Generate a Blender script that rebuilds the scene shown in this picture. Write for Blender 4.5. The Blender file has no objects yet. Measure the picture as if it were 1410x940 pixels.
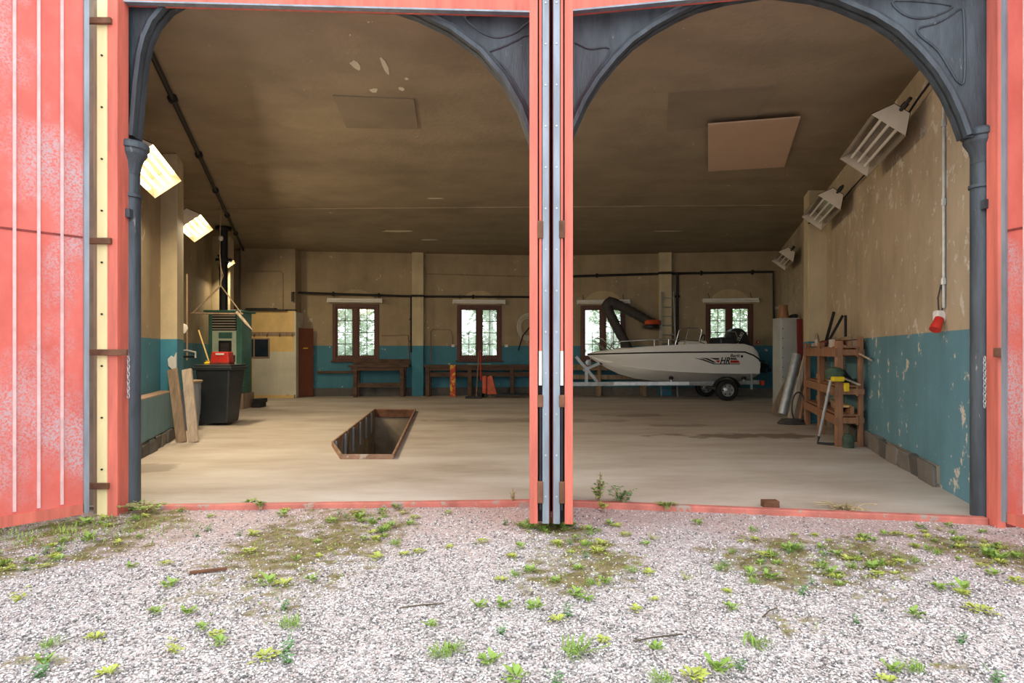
import bpy, math, random
from mathutils import Vector, Matrix, noise
from mathutils.geometry import tessellate_polygon
random.seed(7)
S = bpy.context.scene
COL = S.collection

# ---------------------------------------------------------------- camera, sky, exposure
F, HZ, EYE = 900.0, 485.0, 1.3          # focal length in pixels, horizon row, eye height in metres
cam_d = bpy.data.cameras.new('camera'); cam = bpy.data.objects.new('camera', cam_d); COL.objects.link(cam)
cam.location = (0, 0, EYE); cam.rotation_euler = (math.pi/2, 0, 0)
cam_d.sensor_width = 36; cam_d.lens = F/1410*36; cam_d.shift_y = (HZ-470)/1410; cam_d.clip_end = 300
S.camera = cam
W = bpy.data.worlds.new('overcast_sky'); S.world = W; W.use_nodes = True
bg = W.node_tree.nodes['Background']; bg.inputs[0].default_value = (0.93, 0.97, 1.0, 1); bg.inputs[1].default_value = 1.45
S.view_settings.view_transform = 'Standard'; S.view_settings.look = 'None'
S.view_settings.gamma = 1; S.view_settings.use_curve_mapping = False
S.view_settings.exposure = 0.86
LAMP_WATTS = 60                          # one full-length lit trough lamp

def px(x, Y): return (x-705)/F*Y          # reading helpers: where a point of the place at depth Y stands
def pz(y, Y): return EYE+(HZ-y)/F*Y
def flo(x, y, z=0.0):
    Y = (EYE-z)*F/(y-HZ); return (px(x, Y), Y)
def wl_x(Y): return -2.33-.30*Y           # left wall, front stretch
def wl2_x(Y): return -2.65-.30*Y          # left wall, behind the first pillar
def wr_x(Y): return 2.30+.29*Y            # right wall
def bl_y(X): return 20.17-.12*(1.19-X)    # back wall, left bay
def br_y(X): return 20.17-.145*(X-1.19)   # back wall, right bay
def fl_y(X): return 5.738+.065*X          # front, left bay
def fr_y(X): return 5.82-.187*X           # front, right bay
CEIL = 4.28

# ---------------------------------------------------------------- materials
def nodes_of(name):
    m = bpy.data.materials.new(name); m.use_nodes = True
    t = m.node_tree; return m, t.nodes, t.links, t.nodes['Principled BSDF']
def ramp(N, cols, pos=None):
    r = N.new('ShaderNodeValToRGB'); e = r.color_ramp.elements
    while len(e) < len(cols): e.new(0.5)
    for i, c in enumerate(cols):
        e[i].position = pos[i] if pos else i/(len(cols)-1); e[i].color = (*c, 1)
    return r
def noise_node(N, L, vec, scale, detail=5, rough=.6):
    n = N.new('ShaderNodeTexNoise'); n.inputs['Scale'].default_value = scale
    n.inputs['Detail'].default_value = detail; n.inputs['Roughness'].default_value = rough
    L.new(vec, n.inputs['Vector']); return n
def coords(N, L, stretch=(1, 1, 1)):
    t = N.new('ShaderNodeTexCoord'); mp = N.new('ShaderNodeMapping'); mp.inputs['Scale'].default_value = stretch
    L.new(t.outputs['Object'], mp.inputs['Vector']); return mp.outputs['Vector'], t.outputs['Object']
def mix(N, L, fac, a, b):
    m = N.new('ShaderNodeMix'); m.data_type = 'RGBA'
    for sock, v in ((m.inputs[0], fac), (m.inputs[6], a), (m.inputs[7], b)):
        if isinstance(v, (int, float)): sock.default_value = v
        elif isinstance(v, tuple): sock.default_value = (*v, 1)
        else: L.new(v, sock)
    return m.outputs[2]
def thresh(N, L, src, lo, hi):
    r = ramp(N, [(0, 0, 0), (1, 1, 1)], [lo, hi]); L.new(src, r.inputs[0]); return r.outputs[0]
def sc(c, k): return tuple(min(1, x*k) for x in c)
def M(name, c, var=.25, scale=6, rough=.7, metal=0, bump=.15, stretch=(1, 1, 1), spot=None, bscale=None, c2=None):
    m, N, L, B = nodes_of(name)
    v, o = coords(N, L, stretch)
    n = noise_node(N, L, v, scale)
    r = ramp(N, [sc(c, 1-var), c2 if c2 else sc(c, 1+var)], [.3, .7]); L.new(n.outputs[0], r.inputs[0])
    out = r.outputs[0]
    if spot:
        n2 = noise_node(N, L, v, spot[2], 6, .7)
        out = mix(N, L, thresh(N, L, n2.outputs[0], spot[1], spot[1]+.03), out, spot[0])
    L.new(out, B.inputs['Base Color'])
    B.inputs['Roughness'].default_value = rough; B.inputs['Metallic'].default_value = metal
    if bump:
        bn = N.new('ShaderNodeBump'); bn.inputs['Strength'].default_value = bump; bn.inputs['Distance'].default_value = .02
        nb = noise_node(N, L, v, bscale or scale*5, 6)
        L.new(nb.outputs[0], bn.inputs['Height']); L.new(bn.outputs[0], B.inputs['Normal'])
    return m
def plaster(name, tan, blue, split=1.5, chip=.66, streak=(5, 5, .5)):
    m, N, L, B = nodes_of(name)
    v, o = coords(N, L)
    vs, _ = coords(N, L, streak)
    sep = N.new('ShaderNodeSeparateXYZ'); L.new(o, sep.inputs[0])
    ns_ = noise_node(N, L, vs, .9, 6); nr_ = noise_node(N, L, v, 1.6, 7)
    n1 = N.new('ShaderNodeMix'); n1.data_type = 'FLOAT'; n1.inputs[0].default_value = .6; L.new(ns_.outputs[0], n1.inputs[2]); L.new(nr_.outputs[0], n1.inputs[3])
    n2 = noise_node(N, L, v, .7, 5)
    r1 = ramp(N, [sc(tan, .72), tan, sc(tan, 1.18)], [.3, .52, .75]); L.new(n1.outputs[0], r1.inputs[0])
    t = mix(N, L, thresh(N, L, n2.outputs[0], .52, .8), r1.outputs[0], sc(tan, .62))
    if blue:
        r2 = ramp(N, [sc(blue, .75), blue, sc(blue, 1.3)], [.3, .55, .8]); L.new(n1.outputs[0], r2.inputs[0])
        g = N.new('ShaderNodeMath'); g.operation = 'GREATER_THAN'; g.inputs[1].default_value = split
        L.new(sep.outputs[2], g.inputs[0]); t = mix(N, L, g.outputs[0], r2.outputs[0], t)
    n3 = noise_node(N, L, v, 5.5, 8, .68); n4 = noise_node(N, L, v, .8, 3)
    ad = N.new('ShaderNodeMath'); ad.operation = 'MULTIPLY_ADD'; L.new(n4.outputs[0], ad.inputs[0]); ad.inputs[1].default_value = .3; L.new(n3.outputs[0], ad.inputs[2])
    chipm = thresh(N, L, ad.outputs[0], chip+.15, chip+.165)
    t = mix(N, L, chipm, t, (.62, .57, .48))
    L.new(t, B.inputs['Base Color']); B.inputs['Roughness'].default_value = .75
    bn = N.new('ShaderNodeBump'); bn.inputs['Strength'].default_value = .25; bn.inputs['Distance'].default_value = .02
    n5 = noise_node(N, L, v, 14, 8); L.new(n5.outputs[0], bn.inputs['Height']); L.new(bn.outputs[0], B.inputs['Normal'])
    return m
def emit(name, c, s):
    m, N, L, B = nodes_of(name); B.inputs['Base Color'].default_value = (*c, 1)
    B.inputs['Emission Color'].default_value = (*c, 1); B.inputs['Emission Strength'].default_value = s; return m
TAN = (.37, .285, .175); BLUE = (.06, .225, .305)
mt = {}
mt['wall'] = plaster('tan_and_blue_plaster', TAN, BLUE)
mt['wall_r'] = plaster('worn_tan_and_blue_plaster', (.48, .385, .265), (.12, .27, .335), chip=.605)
mt['pillar'] = plaster('pillar_plaster', (.60, .50, .32), (.06, .26, .36), chip=.7)
mt['ceil'] = plaster('sooty_ceiling_plaster', (.30, .235, .16), None, chip=.70, streak=(.35, 1.6, 1))
def floor_mat():
    m, N, L, B = nodes_of('worn_concrete'); v, o = coords(N, L, (.55, 1.3, 1))
    n1 = noise_node(N, L, v, .9, 7, .65); n2 = noise_node(N, L, o, 1.7, 6); n3 = noise_node(N, L, o, 40, 3)
    r = ramp(N, [(.37, .30, .235), (.51, .44, .375), (.62, .57, .515)], [.28, .5, .72]); L.new(n1.outputs[0], r.inputs[0]); c = r.outputs[0]
    for cx, cy, rx, ry, k in ((3.6, 10.2, 1.5, .45, .75), (3.0, 11.6, .9, .3, .5), (2.6, 13.5, 1.2, .35, .5), (-4.2, 7.3, .5, .5, .5), (.3, 12.5, 2.6, .5, .35)):   # oil and dirt stains
        mp = N.new('ShaderNodeMapping'); mp.vector_type = 'TEXTURE'; mp.inputs['Location'].default_value = (cx, cy, 0); mp.inputs['Scale'].default_value = (rx, ry, 1); L.new(o, mp.inputs['Vector'])
        ln = N.new('ShaderNodeVectorMath'); ln.operation = 'LENGTH'; L.new(mp.outputs[0], ln.inputs[0])
        ad = N.new('ShaderNodeMath'); ad.operation = 'MULTIPLY_ADD'; L.new(n2.outputs[0], ad.inputs[0]); ad.inputs[1].default_value = -2.6; L.new(ln.outputs['Value'], ad.inputs[2])
        q = ramp(N, [(k, k, k), (0, 0, 0)], [0, .25]); sh = N.new('ShaderNodeMath'); sh.operation = 'ADD'; sh.inputs[1].default_value = .75; L.new(ad.outputs[0], sh.inputs[0]); L.new(sh.outputs[0], q.inputs[0])
        c = mix(N, L, q.outputs[0], c, (.13, .085, .05))
    L.new(c, B.inputs['Base Color']); B.inputs['Roughness'].default_value = .75
    bn = N.new('ShaderNodeBump'); bn.inputs['Strength'].default_value = .12; bn.inputs['Distance'].default_value = .01; L.new(n3.outputs[0], bn.inputs['Height']); L.new(bn.outputs[0], B.inputs['Normal']); return m
mt['floor'] = floor_mat()
mt['ceil2'] = M('sooty_patch_board', (.235, .185, .13), .15, 1.5, .8, 0, .1)
mt['rim'] = M('tan_rusty_rim', (.32, .19, .12), .35, 5, .8, .1, .3, spot=((.50, .42, .34), .58, 4))
mt['iron'] = M('painted_cast_iron', (.055, .070, .085), .45, 3, .5, .15, .25, (3, 3, .6), ((.27, .25, .23), .655, 4), 18)
mt['rust'] = M('rusty_steel', (.17, .075, .04), .5, 6, .75, .3, .3, spot=((.36, .28, .22), .63, 5))
def worn_red():
    m, N, L, B = nodes_of('worn_red_door_paint'); v, o = coords(N, L, (1.2, 1.2, .8))
    n1 = noise_node(N, L, v, 1.3, 4); n2 = noise_node(N, L, o, 60, 4, .7); n3 = noise_node(N, L, v, 3, 5)
    r = ramp(N, [(.58, .10, .075), (.72, .16, .125)], [.3, .7]); L.new(n3.outputs[0], r.inputs[0])
    mm = N.new('ShaderNodeMath'); mm.operation = 'MULTIPLY'; L.new(thresh(N, L, n1.outputs[0], .49, .66), mm.inputs[0]); L.new(thresh(N, L, n2.outputs[0], .40, .56), mm.inputs[1])
    L.new(mix(N, L, mm.outputs[0], r.outputs[0], (.50, .36, .38)), B.inputs['Base Color']); B.inputs['Roughness'].default_value = .55; return m
mt['red'] = worn_red()
mt['faded'] = M('faded_threshold_paint', (.52, .17, .13), .3, 5, .8, 0, .2, spot=((.38, .30, .25), .56, 6))
mt['redframe'] = M('red_frame_paint', (.62, .15, .105), .25, 3, .6, 0, .1, (4, 4, .4))
mt['darkred'] = M('dark_red_wood', (.20, .028, .022), .4, 3, .7, 0, .15, (4, 4, .4))
mt['zinc'] = M('grey_sheet_strip', (.27, .31, .36), .25, 3, .5, .4, .05, (3, 3, .6))
mt['rib'] = M('chalky_seam', (.72, .47, .46), .2, 8, .6, 0, .05)
mt['cream'] = M('cream_strip', (.84, .74, .40), .1, 3, .6, 0, .05, (3, 3, .4))
mt['black'] = M('black_iron', (.018, .018, .02), .4, 6, .55, .3, .1)
mt['rubber'] = M('black_rubber', (.012, .012, .013), .3, 9, .7, 0, .1)
mt['plastic'] = M('scuffed_black_plastic', (.022, .027, .033), .3, 3, .45, 0, .05, spot=((.10, .11, .12), .66, 5))
mt['brown'] = M('brown_window_wood', (.105, .035, .02), .35, 4, .55, 0, .12, (5, 5, .6))
mt['wood'] = M('old_grey_brown_wood', (.30, .21, .14), .35, 3, .8, 0, .25, (5, 5, .5))
mt['woodh'] = M('old_bench_wood', (.10, .055, .035), .5, 3, .75, 0, .25, (.8, 5, 5), ((.33, .25, .2), .66, 5))
mt['shelfw'] = M('reddish_rack_wood', (.30, .145, .075), .35, 3, .75, 0, .2, (4, 4, .6))
mt['plank'] = M('pale_weathered_plank', (.50, .40, .31), .3, 3, .8, 0, .2, (7, 7, .5))
def stone_mat():
    m, N, L, B = nodes_of('kerb_stone'); v, o = coords(N, L); oi = N.new('ShaderNodeObjectInfo'); n = noise_node(N, L, v, 6, 6)
    r = ramp(N, [(.05, .05, .048), (.12, .11, .10), (.24, .21, .175)], [.1, .5, .9]); ad = N.new('ShaderNodeMath'); ad.operation = 'MULTIPLY_ADD'; ad.inputs[1].default_value = .5; L.new(oi.outputs['Random'], ad.inputs[0])
    mu = N.new('ShaderNodeMath'); mu.operation = 'MULTIPLY'; mu.inputs[1].default_value = .55; L.new(n.outputs[0], mu.inputs[0]); L.new(mu.outputs[0], ad.inputs[2]); L.new(ad.outputs[0], r.inputs[0])
    L.new(r.outputs[0], B.inputs['Base Color']); B.inputs['Roughness'].default_value = .85
    bn = N.new('ShaderNodeBump'); bn.inputs['Strength'].default_value = .6; bn.inputs['Distance'].default_value = .02; L.new(n.outputs[0], bn.inputs['Height']); L.new(bn.outputs[0], B.inputs['Normal']); return m
mt['stone'] = stone_mat()
mt['conc'] = M('stained_concrete', (.27, .22, .165), .4, 2, .85, 0, .3, spot=((.10, .085, .065), .58, 1.5))
mt['mint'] = M('mint_enamel', (.62, .72, .55), .15, 3, .4, 0, .04)
mt['green'] = M('dark_green_enamel', (.07, .20, .15), .2, 4, .45, 0, .04)
mt['yellow'] = M('yellow_board', (.72, .50, .20), .15, 2, .6, 0, .05, spot=((.5, .38, .2), .66, 3))
mt['pale'] = M('pale_board', (.62, .58, .46), .12, 2, .6, 0, .05, spot=((.45, .33, .25), .68, 3))
mt['door'] = M('brown_door_paint', (.17, .055, .03), .2, 3, .45, 0, .05)
mt['white'] = M('white_gelcoat', (.88, .88, .87), .03, 3, .28, 0, 0)
mt['wpaint'] = M('white_paint', (.72, .70, .64), .1, 4, .5, 0, .03)
mt['galv'] = M('galvanised_steel', (.48, .51, .53), .2, 9, .42, .6, .05)
mt['chrome'] = M('polished_steel', (.62, .62, .60), .1, 5, .2, 1, 0)
mt['dgrey'] = M('dark_grey_hose', (.055, .048, .045), .3, 8, .7, 0, .15)
mt['rred'] = M('bright_red_paint', (.58, .03, .02), .2, 5, .4, 0, .05)
mt['orange'] = M('orange_red_paint', (.55, .08, .025), .35, 6, .5, 0, .08)
mt['yel'] = M('bright_yellow', (.80, .55, .02), .1, 5, .45, 0, 0)
mt['dgreen'] = M('dark_green_cloth', (.05, .085, .055), .4, 9, .8, 0, .2)
mt['rope'] = M('old_rope', (.34, .26, .17), .3, 40, .9, 0, .2)
mt['sheet'] = M('pinkish_board', (.52, .36, .25), .06, 2, .7, 0, .03)
mt['fixture'] = M('cream_lamp_enamel', (.60, .53, .42), .12, 4, .4, .1, .03)
mt['mirror'] = M('lamp_reflector', (.42, .36, .29), .1, 4, .25, .8, 0)
mt['tube_off'] = M('unlit_tube_glass', (.78, .75, .68), .03, 4, .2, 0, 0)
mt['warm_on'] = emit('lit_warm_tube', (1, .82, .45), 9)
mt['sheetgrey'] = M('grey_metal_cabinet', (.50, .52, .50), .1, 3, .45, .2, .03)
mt['moss'] = M('moss', (.12, .11, .03), .4, 20, .95, 0, .4)
mt['mosstuft'] = M('brownish_moss', (.20, .17, .055), .45, 6, .95, 0, 0)
mt['leaf'] = M('weed_leaf', (.20, .36, .05), .3, 9, .6, 0, 0, c2=(.36, .50, .10))
mt['leafy'] = M('yellowish_weed_leaf', (.40, .46, .08), .3, 9, .6, 0, 0)
mt['leafd'] = M('blue_green_weed_leaf', (.13, .28, .10), .3, 9, .6, 0, 0)
mt['grass'] = M('grass_blade', (.22, .36, .05), .35, 6, .6, 0, 0)
mt['dry'] = M('dry_stem', (.42, .33, .17), .3, 6, .8, 0, 0)
mt['tree'] = M('tree_leaf', (.12, .25, .05), .4, 2, .6, 0, 0)
mt['bark'] = M('bark', (.10, .075, .05), .4, 5, .9, 0, .4)
mt['lawn'] = M('lawn', (.20, .34, .08), .3, 2, .9, 0, .2)
def glass():
    m, N, L, B = nodes_of('dusty_window_glass'); out = N['Material Output']; N.remove(B)
    tr = N.new('ShaderNodeBsdfTransparent'); tr.inputs[0].default_value = (.93, .97, .93, 1)
    df = N.new('ShaderNodeBsdfTranslucent'); df.inputs[0].default_value = (.85, .9, .85, 1)
    gl = N.new('ShaderNodeBsdfGlossy'); gl.inputs['Roughness'].default_value = .08
    v, o = coords(N, L); n = noise_node(N, L, v, 3)
    a = N.new('ShaderNodeMixShader'); r = thresh(N, L, n.outputs[0], .3, 1.8); L.new(r, a.inputs[0]); L.new(tr.outputs[0], a.inputs[1]); L.new(df.outputs[0], a.inputs[2])
    b = N.new('ShaderNodeMixShader'); b.inputs[0].default_value = .05; L.new(a.outputs[0], b.inputs[1]); L.new(gl.outputs[0], b.inputs[2])
    L.new(b.outputs[0], out.inputs['Surface']); return m
mt['glass'] = glass()
mt['darkglass'] = M('dark_glass', (.02, .03, .045), .2, 3, .12, 0, 0)
def pebble_mat():
    m, N, L, B = nodes_of('gravel_grain'); g = N.new('ShaderNodeNewGeometry')
    r = ramp(N, [(.11, .11, .11), (.34, .32, .32), (.55, .46, .43), (.68, .66, .66), (.86, .85, .84)], [0, .25, .5, .75, 1])
    L.new(g.outputs['Random Per Island'], r.inputs[0]); L.new(r.outputs[0], B.inputs['Base Color']); B.inputs['Roughness'].default_value = .8; return m
mt['pebble'] = pebble_mat()
def ground_mat():
    m, N, L, B = nodes_of('gravel_ground'); v, o = coords(N, L)
    a = N.new('ShaderNodeAttribute'); a.attribute_name = 'cover'
    sp = N.new('ShaderNodeSeparateColor'); L.new(a.outputs['Color'], sp.inputs[0])
    vor = N.new('ShaderNodeTexVoronoi'); vor.inputs['Scale'].default_value = 85; L.new(v, vor.inputs['Vector'])
    sr = N.new('ShaderNodeSeparateColor'); L.new(vor.outputs['Color'], sr.inputs[0])
    r = ramp(N, [(.22, .21, .21), (.44, .40, .40), (.58, .50, .48), (.72, .70, .70)], [0, .35, .7, 1]); L.new(sr.outputs[0], r.inputs[0])
    r2 = ramp(N, [(.32, .22, .20), (.50, .38, .36), (.60, .49, .47)], [0, .5, 1]); L.new(sr.outputs[1], r2.inputs[0])
    c = mix(N, L, sp.outputs[1], r.outputs[0], r2.outputs[0])
    nm = noise_node(N, L, v, 14, 6); rm = ramp(N, [(.10, .075, .035), (.20, .16, .065), (.30, .25, .13)], [.3, .5, .75]); L.new(nm.outputs[0], rm.inputs[0])
    c = mix(N, L, sp.outputs[0], c, rm.outputs[0])
    L.new(c, B.inputs['Base Color']); B.inputs['Roughness'].default_value = .9
    bn = N.new('ShaderNodeBump'); bn.inputs['Strength'].default_value = .5; bn.inputs['Distance'].default_value = .01
    L.new(vor.outputs['Distance'], bn.inputs['Height']); L.new(bn.outputs[0], B.inputs['Normal']); return m
mt['ground'] = ground_mat()

# ---------------------------------------------------------------- mesh helpers
def tag(o, label=None, cat=None, group=None, kind=None):
    if label: o['label'] = label
    if cat: o['category'] = cat
    if group: o['group'] = group
    if kind: o['kind'] = kind
    return o
def base_of(o):
    v = Vector((0, 0, 0))
    while o: v += Vector(o.location); o = o.parent
    return v
class MB:
    def __init__(s): s.v = []; s.f = []; s.sm = False
    def add(s, vs, fs):
        b = len(s.v); s.v += [tuple(p) for p in vs]; s.f += [tuple(b+i for i in f) for f in fs]; return s
    def box(s, x0, x1, y0, y1, z0, z1, m=None):
        vs = [Vector((x, y, z)) for z in (z0, z1) for y in (y0, y1) for x in (x0, x1)]
        if m: vs = [m @ p for p in vs]
        return s.add(vs, [(0, 2, 3, 1), (4, 5, 7, 6), (0, 1, 5, 4), (2, 6, 7, 3), (0, 4, 6, 2), (1, 3, 7, 5)])
    def beam(s, a, b, w, h, up=(0, 0, 1)):
        a, b = Vector(a), Vector(b); d = (b-a).normalized(); u = Vector(up)
        if abs(d.dot(u)) > .98: u = Vector((0, 1, 0))
        r = d.cross(u).normalized(); u = r.cross(d)
        vs = [p+r*i*w/2+u*j*h/2 for p in (a, b) for j in (-1, 1) for i in (-1, 1)]
        return s.add(vs, [(0, 2, 3, 1), (4, 5, 7, 6), (0, 1, 5, 4), (2, 6, 7, 3), (0, 4, 6, 2), (1, 3, 7, 5)])
    def prism(s, pts, vec):                       # planar polygon (3D points) pushed along vec
        pts = [Vector(p) for p in pts]; vec = Vector(vec); n = len(pts)
        tri = tessellate_polygon([pts])
        fs = [tuple(t) for t in tri]+[tuple(i+n for i in reversed(t)) for t in tri]
        fs += [(i, i+n, (i+1) % n+n, (i+1) % n) for i in range(n)]
        return s.add(pts+[p+vec for p in pts], fs)
    def tube(s, pts, r, n=8, cap=True, closed=False):
        pts = [Vector(p) for p in pts]; m = len(pts); rings = []; ref = None
        for i, p in enumerate(pts):
            if closed: d = pts[(i+1) % m]-pts[i-1]
            else: d = pts[min(i+1, m-1)]-pts[max(i-1, 0)]
            d.normalize()
            if ref is None: ref = Vector((0, 0, 1)) if abs(d.z) < .9 else Vector((0, 1, 0))
            a = d.cross(ref); a.normalize(); ref = a.cross(d); rr = r[i] if isinstance(r, (list, tuple)) else r
            rings.append([p+(a*math.cos(k*2*math.pi/n)+ref*math.sin(k*2*math.pi/n))*rr for k in range(n)])
        vs = [q for ring in rings for q in ring]; fs = []
        for i in range(m if closed else m-1):
            j = (i+1) % m
            fs += [(i*n+k, i*n+(k+1) % n, j*n+(k+1) % n, j*n+k) for k in range(n)]
        if cap and not closed: fs += [tuple(range(n-1, -1, -1)), tuple((m-1)*n+k for k in range(n))]
        s.sm = True; return s.add(vs, fs)
    def cyl(s, a, b, r, n=14): return s.tube([a, b], r, n)
    def lathe(s, c, prof, n=24, axis='z', cap=True):
        c = Vector(c); vs = []; fs = []
        for r, h in prof:
            for k in range(n):
                a = k*2*math.pi/n; p = (r*math.cos(a), r*math.sin(a), h)
                if axis == 'y': p = (p[0], p[2], p[1])
                elif axis == 'x': p = (p[2], p[0], p[1])
                vs.append(c+Vector(p))
        for i in range(len(prof)-1): fs += [(i*n+k, i*n+(k+1) % n, (i+1)*n+(k+1) % n, (i+1)*n+k) for k in range(n)]
        if cap: fs += [tuple(range(n-1, -1, -1)), tuple((len(prof)-1)*n+k for k in range(n))]
        s.sm = True; return s.add(vs, fs)
    def build(s, name, mat, parent=None, local=False, bevel=0, smooth=None):
        off = Vector((0, 0, 0)) if local else base_of(parent)
        me = bpy.data.meshes.new(name); me.from_pydata([tuple(Vector(p)-off) for p in s.v], [], s.f); me.validate()
        import bmesh
        b = bmesh.new(); b.from_mesh(me); bmesh.ops.recalc_face_normals(b, faces=b.faces); b.to_mesh(me); b.free()
        o = bpy.data.objects.new(name, me); COL.objects.link(o); o.parent = parent
        me.materials.append(mt[mat] if isinstance(mat, str) else mat)
        if s.sm if smooth is None else smooth:
            me.polygons.foreach_set('use_smooth', [True]*len(me.polygons)); me.set_sharp_from_angle(angle=math.radians(40))
        if bevel:
            bv = o.modifiers.new('edge', 'BEVEL'); bv.width = bevel; bv.segments = 2; bv.limit_method = 'ANGLE'
        return o
def thing(name, loc, label, cat, group=None, rz=0):
    o = bpy.data.objects.new(name, None); COL.objects.link(o); o.location = loc; o.rotation_euler = (0, 0, rz)
    o.empty_display_size = .1
    return tag(o, label, cat, group)
def struct(o): o['kind'] = 'structure'; return o
def copy_tree(o, parent=None):
    c = o.copy(); COL.objects.link(c); c.parent = parent
    for ch in o.children: copy_tree(ch, c)
    return c
def lerp(a, b, t): return a+(b-a)*t
def sheet_holes(mb, A, B, z0, z1, holes, depth):
    """vertical wall from A to B (x,y) with rectangular openings (s0,s1,z0,z1), pushed back by the vector depth"""
    A, B = Vector((*A, 0)), Vector((*B, 0)); L_ = (B-A).length; d = (B-A)/L_
    ss = sorted({0, L_, *[h[0] for h in holes], *[h[1] for h in holes]}); zs = sorted({z0, z1, *[h[2] for h in holes], *[h[3] for h in holes]})
    for i in range(len(ss)-1):
        for j in range(len(zs)-1):
            cs, cz = (ss[i]+ss[i+1])/2, (zs[j]+zs[j+1])/2
            if any(h[0] < cs < h[1] and h[2] < cz < h[3] for h in holes): continue
            a, b = A+d*ss[i], A+d*ss[i+1]
            mb.prism([(a.x, a.y, zs[j]), (b.x, b.y, zs[j]), (b.x, b.y, zs[j+1]), (a.x, a.y, zs[j+1])], depth)
    return mb

# ================================================================ THE SETTING
# pit outline on the floor
PIT = [(-1.45, 7.96), (-2.08, 7.96), (-2.50, 9.1), (-3.02, 14.4), (-2.13, 14.4)]
BV = (1.19, 20.17); BLc = (wl2_x(19.15), 19.15); BRc = (wr_x(19.2), 19.2)
FL = (-3.30, fl_y(-3.30)); FR = (3.72, fr_y(3.72)); FV = (.34, 5.76)
outer = [(-4.6, fl_y(-4.6)), FV, (4.3, fr_y(4.3)), (wr_x(19.2)+.1, 19.25), (1.19, 20.3), (wl2_x(19.15)-.1, 19.2)]
tri = tessellate_polygon([[Vector((x, y, 0)) for x, y in outer], [Vector((x, y, 0)) for x, y in PIT]])
allp = outer+PIT
me = bpy.data.meshes.new('floor'); me.from_pydata([(x, y, 0) for x, y in allp], [], [tuple(t) for t in tri]); me.update()
fo = bpy.data.objects.new('floor', me); COL.objects.link(fo); me.materials.append(mt['floor']); struct(fo)
import bmesh
b_ = bmesh.new(); b_.from_mesh(me); bmesh.ops.recalc_face_normals(b_, faces=b_.faces)
if sum(f.normal.z for f in b_.faces) < 0: bmesh.ops.reverse_faces(b_, faces=b_.faces)
b_.to_mesh(me); b_.free()
# inspection pit
pit = tag(thing('inspection_pit', (-2.2, 7.96, 0), 'long narrow inspection pit sunk in the concrete floor with a rusty steel rim', 'pit'))
w = MB()
for i in range(5):
    a, b = PIT[i], PIT[(i+1) % 5]; w.add([(*a, -.0), (*b, -.0), (*b, -1.25), (*a, -1.25)], [(0, 1, 2, 3)])
w.build('pit_lining', 'conc', pit)
MB().add([(x, y, -1.25) for x, y in PIT], [(0, 1, 2, 3, 4)]).build('pit_bottom', 'conc', pit)
for i in range(5):
    a, b = Vector((*PIT[i], 0)), Vector((*PIT[(i+1) % 5], 0))
    h = .06
    MB().beam(a+Vector((0, 0, h/2-.01)), b+Vector((0, 0, h/2-.01)), .025, h+.02).build('rim_plate', 'rim', pit)
MB().beam((-3.0, 14.36, -.04), (-2.15, 14.36, -.04), .02, .16).build('end_plate', 'rust', pit)
MB().box(-2.06, -1.47, 7.98, 8.12, -.06, -.02).build('step_grating', 'rust', pit)
for k in range(6):
    t = .02+k*.16; x = lerp(-2.50, -3.02, t); y = lerp(9.1, 14.4, t)
    MB().box(x+.015, x+.045, y, y+.03, -.36, .05).build('hanger_bar', 'zinc', pit)
# walls
w = MB(); d = Vector((-.3, 0, 0))
A, B = (wl_x(5.4), 5.4), (wl_x(10.3), 10.3)
w.prism([(A[0], A[1], 0), (B[0], B[1], 0), (B[0], B[1], CEIL), (A[0], A[1], CEIL)], d)
A, B = (wl2_x(10.3), 10.3), BLc
w.prism([(A[0], A[1], 0), (B[0], B[1], 0), (B[0], B[1], CEIL), (A[0], A[1], CEIL)], d)
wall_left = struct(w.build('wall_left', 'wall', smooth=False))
A, B = (wr_x(5.15), 5.15), BRc
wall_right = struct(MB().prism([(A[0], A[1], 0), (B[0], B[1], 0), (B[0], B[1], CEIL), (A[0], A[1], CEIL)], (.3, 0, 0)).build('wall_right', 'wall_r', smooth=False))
WIN = [(-4.65, 'l'), (-.995, 'l'), (2.77, 'r'), (6.45, 'r')]      # window centres in x
def wall_len(P, X): return math.hypot(X-P[0], (bl_y(X) if X < 1.19 else br_y(X))-P[1])
LL = math.hypot(BV[0]-BLc[0], BV[1]-bl_y(BLc[0])); A = (BLc[0], bl_y(BLc[0]))
hol = [(wall_len(A, X)-.66, wall_len(A, X)+.66, 1.08, 2.72) for X, s_ in WIN[:2]]
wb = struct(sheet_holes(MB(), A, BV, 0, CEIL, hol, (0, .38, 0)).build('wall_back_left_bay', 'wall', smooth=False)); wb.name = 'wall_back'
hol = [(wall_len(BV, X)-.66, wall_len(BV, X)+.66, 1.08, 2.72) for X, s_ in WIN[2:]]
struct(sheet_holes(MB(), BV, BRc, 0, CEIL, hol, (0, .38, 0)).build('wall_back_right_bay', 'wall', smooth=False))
# ceiling and roof
cp = [(-4.4, fl_y(-4.4)+.1), (.34, 5.86), (4.2, fr_y(4.2)+.1), (wr_x(19.2)+.3, 19.5), (1.19, 20.5), (wl2_x(19.1)-.3, 19.5)]
ceiling = struct(MB().prism([(x, y, CEIL) for x, y in cp], (0, 0, .3)).build('ceiling', 'ceil', smooth=False))
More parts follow.
